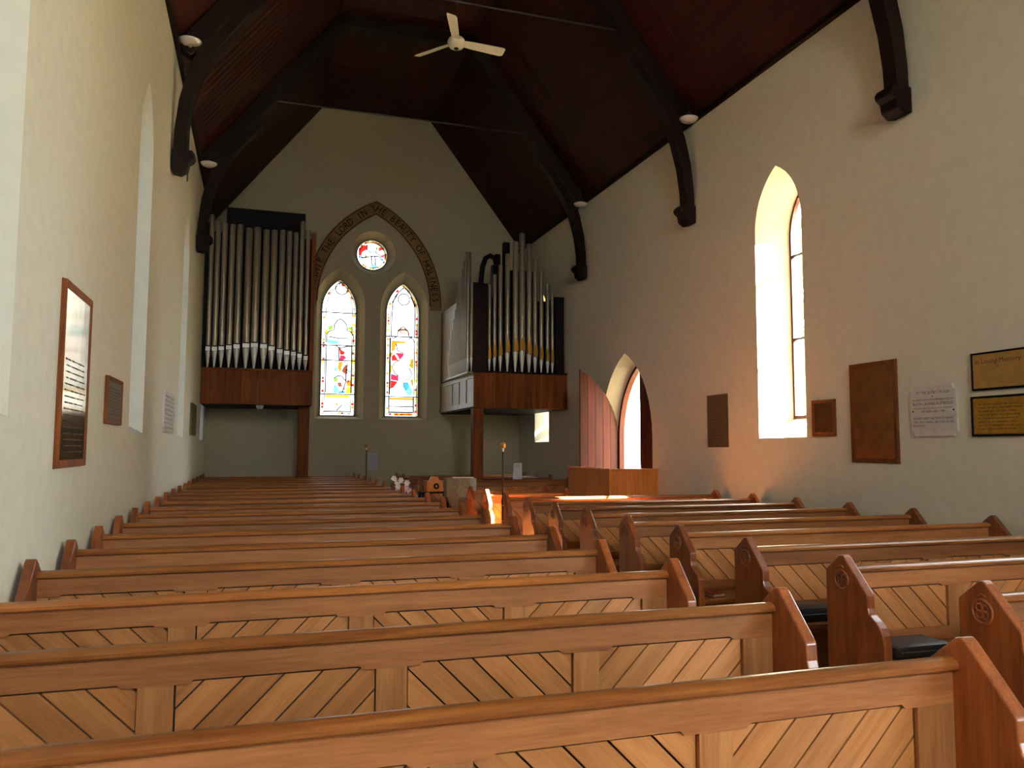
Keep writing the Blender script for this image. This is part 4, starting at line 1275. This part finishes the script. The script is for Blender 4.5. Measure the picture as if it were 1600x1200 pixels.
# notices
t = thing('notice', 'white paper notice standing on the rail of a back right pew', 'notice', (5.03, 15.27, 0.915), 0.0)
build(MB().prism([(-0.10, 0.0), (0.10, -0.0), (0.095, 0.33), (-0.075, 0.33)], -0.002, 0.002), 'sheet', 'paper', t)
dash_lines(3, 0.18, 0.1, -0.06, 0.08, 0.24, 0.31, 3, 'ink', t, -0.0025)
t = thing('notice', 'pale blue paper notice fixed to the back wall between the organs', 'notice', (2.63, 18.999, 1.22), 0.0)
build(MB().box(-0.11, 0.11, -0.003, -0.0005, -0.20, 0.20), 'sheet', 'paperblue', t)
dash_lines(6, 0.2, 0.3, -0.09, 0.09, -0.1, 0.16, 9, 'faint', t, -0.0032)
t = thing('leaflet', 'white leaflet propped on a pew right of the stone font', 'leaflet', (4.55, 15.285, 0.468))
build(MB().prism([(-0.05, 0.0), (0.06, 0.0), (0.07, 0.17), (-0.07, 0.17)], -0.003, -0.001), 'sheet', 'paper', t)
dash_lines(2, 0.1, 0.1, -0.04, 0.05, 0.05, 0.14, 4, 'ink', t, -0.0035)

# hassocks and books on the right block seats
def hassock(x, y, z, label, w=0.34, h=0.09):
    t = thing('hassock', label, 'cushion', (x, y, z), group='black hassocks on the right pews')
    build(MB().box(-w / 2, w / 2, -0.11, 0.11, 0, h), 'pad', 'kneeler', t, bevel=0.025, smooth=True)
    build(MB().tube([(-w / 2 + 0.03, -0.111, h / 2), (w / 2 - 0.03, -0.111, h / 2)], 0.006, 6), 'piping', 'kneeler', t)


hassock(3.36, YR + SR * 2 - 0.13, 0.466, 'black hassock on the third right pew seat')
hassock(3.34, YR + SR * 1 - 0.14, 0.466, 'black hassock on the second right pew seat', 0.38, 0.07)
t = thing('hymn_book', 'small red and white hymn book on the fourth right pew seat', 'book', (3.24, YR + SR * 3 - 0.14, 0.466), 0.2)
build(MB().box(-0.06, 0.06, -0.08, 0.08, 0, 0.004), 'back_cover', 'bookred', t)
build(MB().box(-0.057, 0.055, -0.077, 0.077, 0.0045, 0.022), 'page_block', 'paper', t)
build(MB().box(-0.06, 0.06, -0.08, 0.08, 0.0225, 0.0265), 'front_cover', 'bookred', t)

# ------------------------------------------------------------------ tree shading the nearest right window, and unseen trees added to block sun
def shade_tree(x, y, label, rx, ry, rz_, cz_, n_, trunk, seed, cy_=0.0):
    t = thing('shade_tree', label, 'tree', (x, y, -0.25))
    build(MB().tube([(0, 0, 0), (0.1, 0.1, 1), (-0.1, 0.2, 2.4), (0, 0.2, trunk)], [0.28, 0.22, 0.18, 0.06], 10), 'trunk', 'bark', t, smooth=True)
    tr = random.Random(seed)
    mb = MB()
    for i in range(n_):
        while True:
            p = Vector((tr.uniform(-1, 1), tr.uniform(-1, 1), tr.uniform(-1, 1)))
            if p.length < 1: break
        c = Vector((p.x * rx, p.y * ry + cy_, cz_ + p.z * rz_))
        a = Vector((tr.uniform(-1, 1), tr.uniform(-1, 1), tr.uniform(-1, 1))).normalized() * 0.26
        b = a.cross(Vector((tr.uniform(-1, 1), tr.uniform(-1, 1), tr.uniform(-1, 1))).normalized()).normalized() * 0.17
        mb.add([c - a, c + b, c + a, c - b], [(0, 1, 2, 3)])
    build(mb, 'foliage', 'treeleaf', t, fix=False, kind='stuff')


shade_tree(12.2, 0.4, 'broad leafy tree outside the nearest right window', 2.2, 3.8, 4.6, 6.9, 9500, 8, 11, -0.6)
shade_tree(12.6, -6.9, 'unseen leafy tree added to block sun at the wide window behind the camera', 2.0, 2.7, 5.2, 8.4, 8000, 10, 14)  # added out of view to stop sun coming through the wide window
shade_tree(15.5, 9.2, 'unseen tall tree added to keep sun off the doorway', 2.0, 2.5, 5.8, 6.8, 8000, 9, 12)  # added to keep direct sun off the open door leaf
shade_tree(11.3, 15.3, 'unseen thin tree added to dim the sun at the far right window', 1.5, 1.7, 4.2, 4.8, 900, 6, 13)  # sparse crown, added to thin the sun reaching the back pews
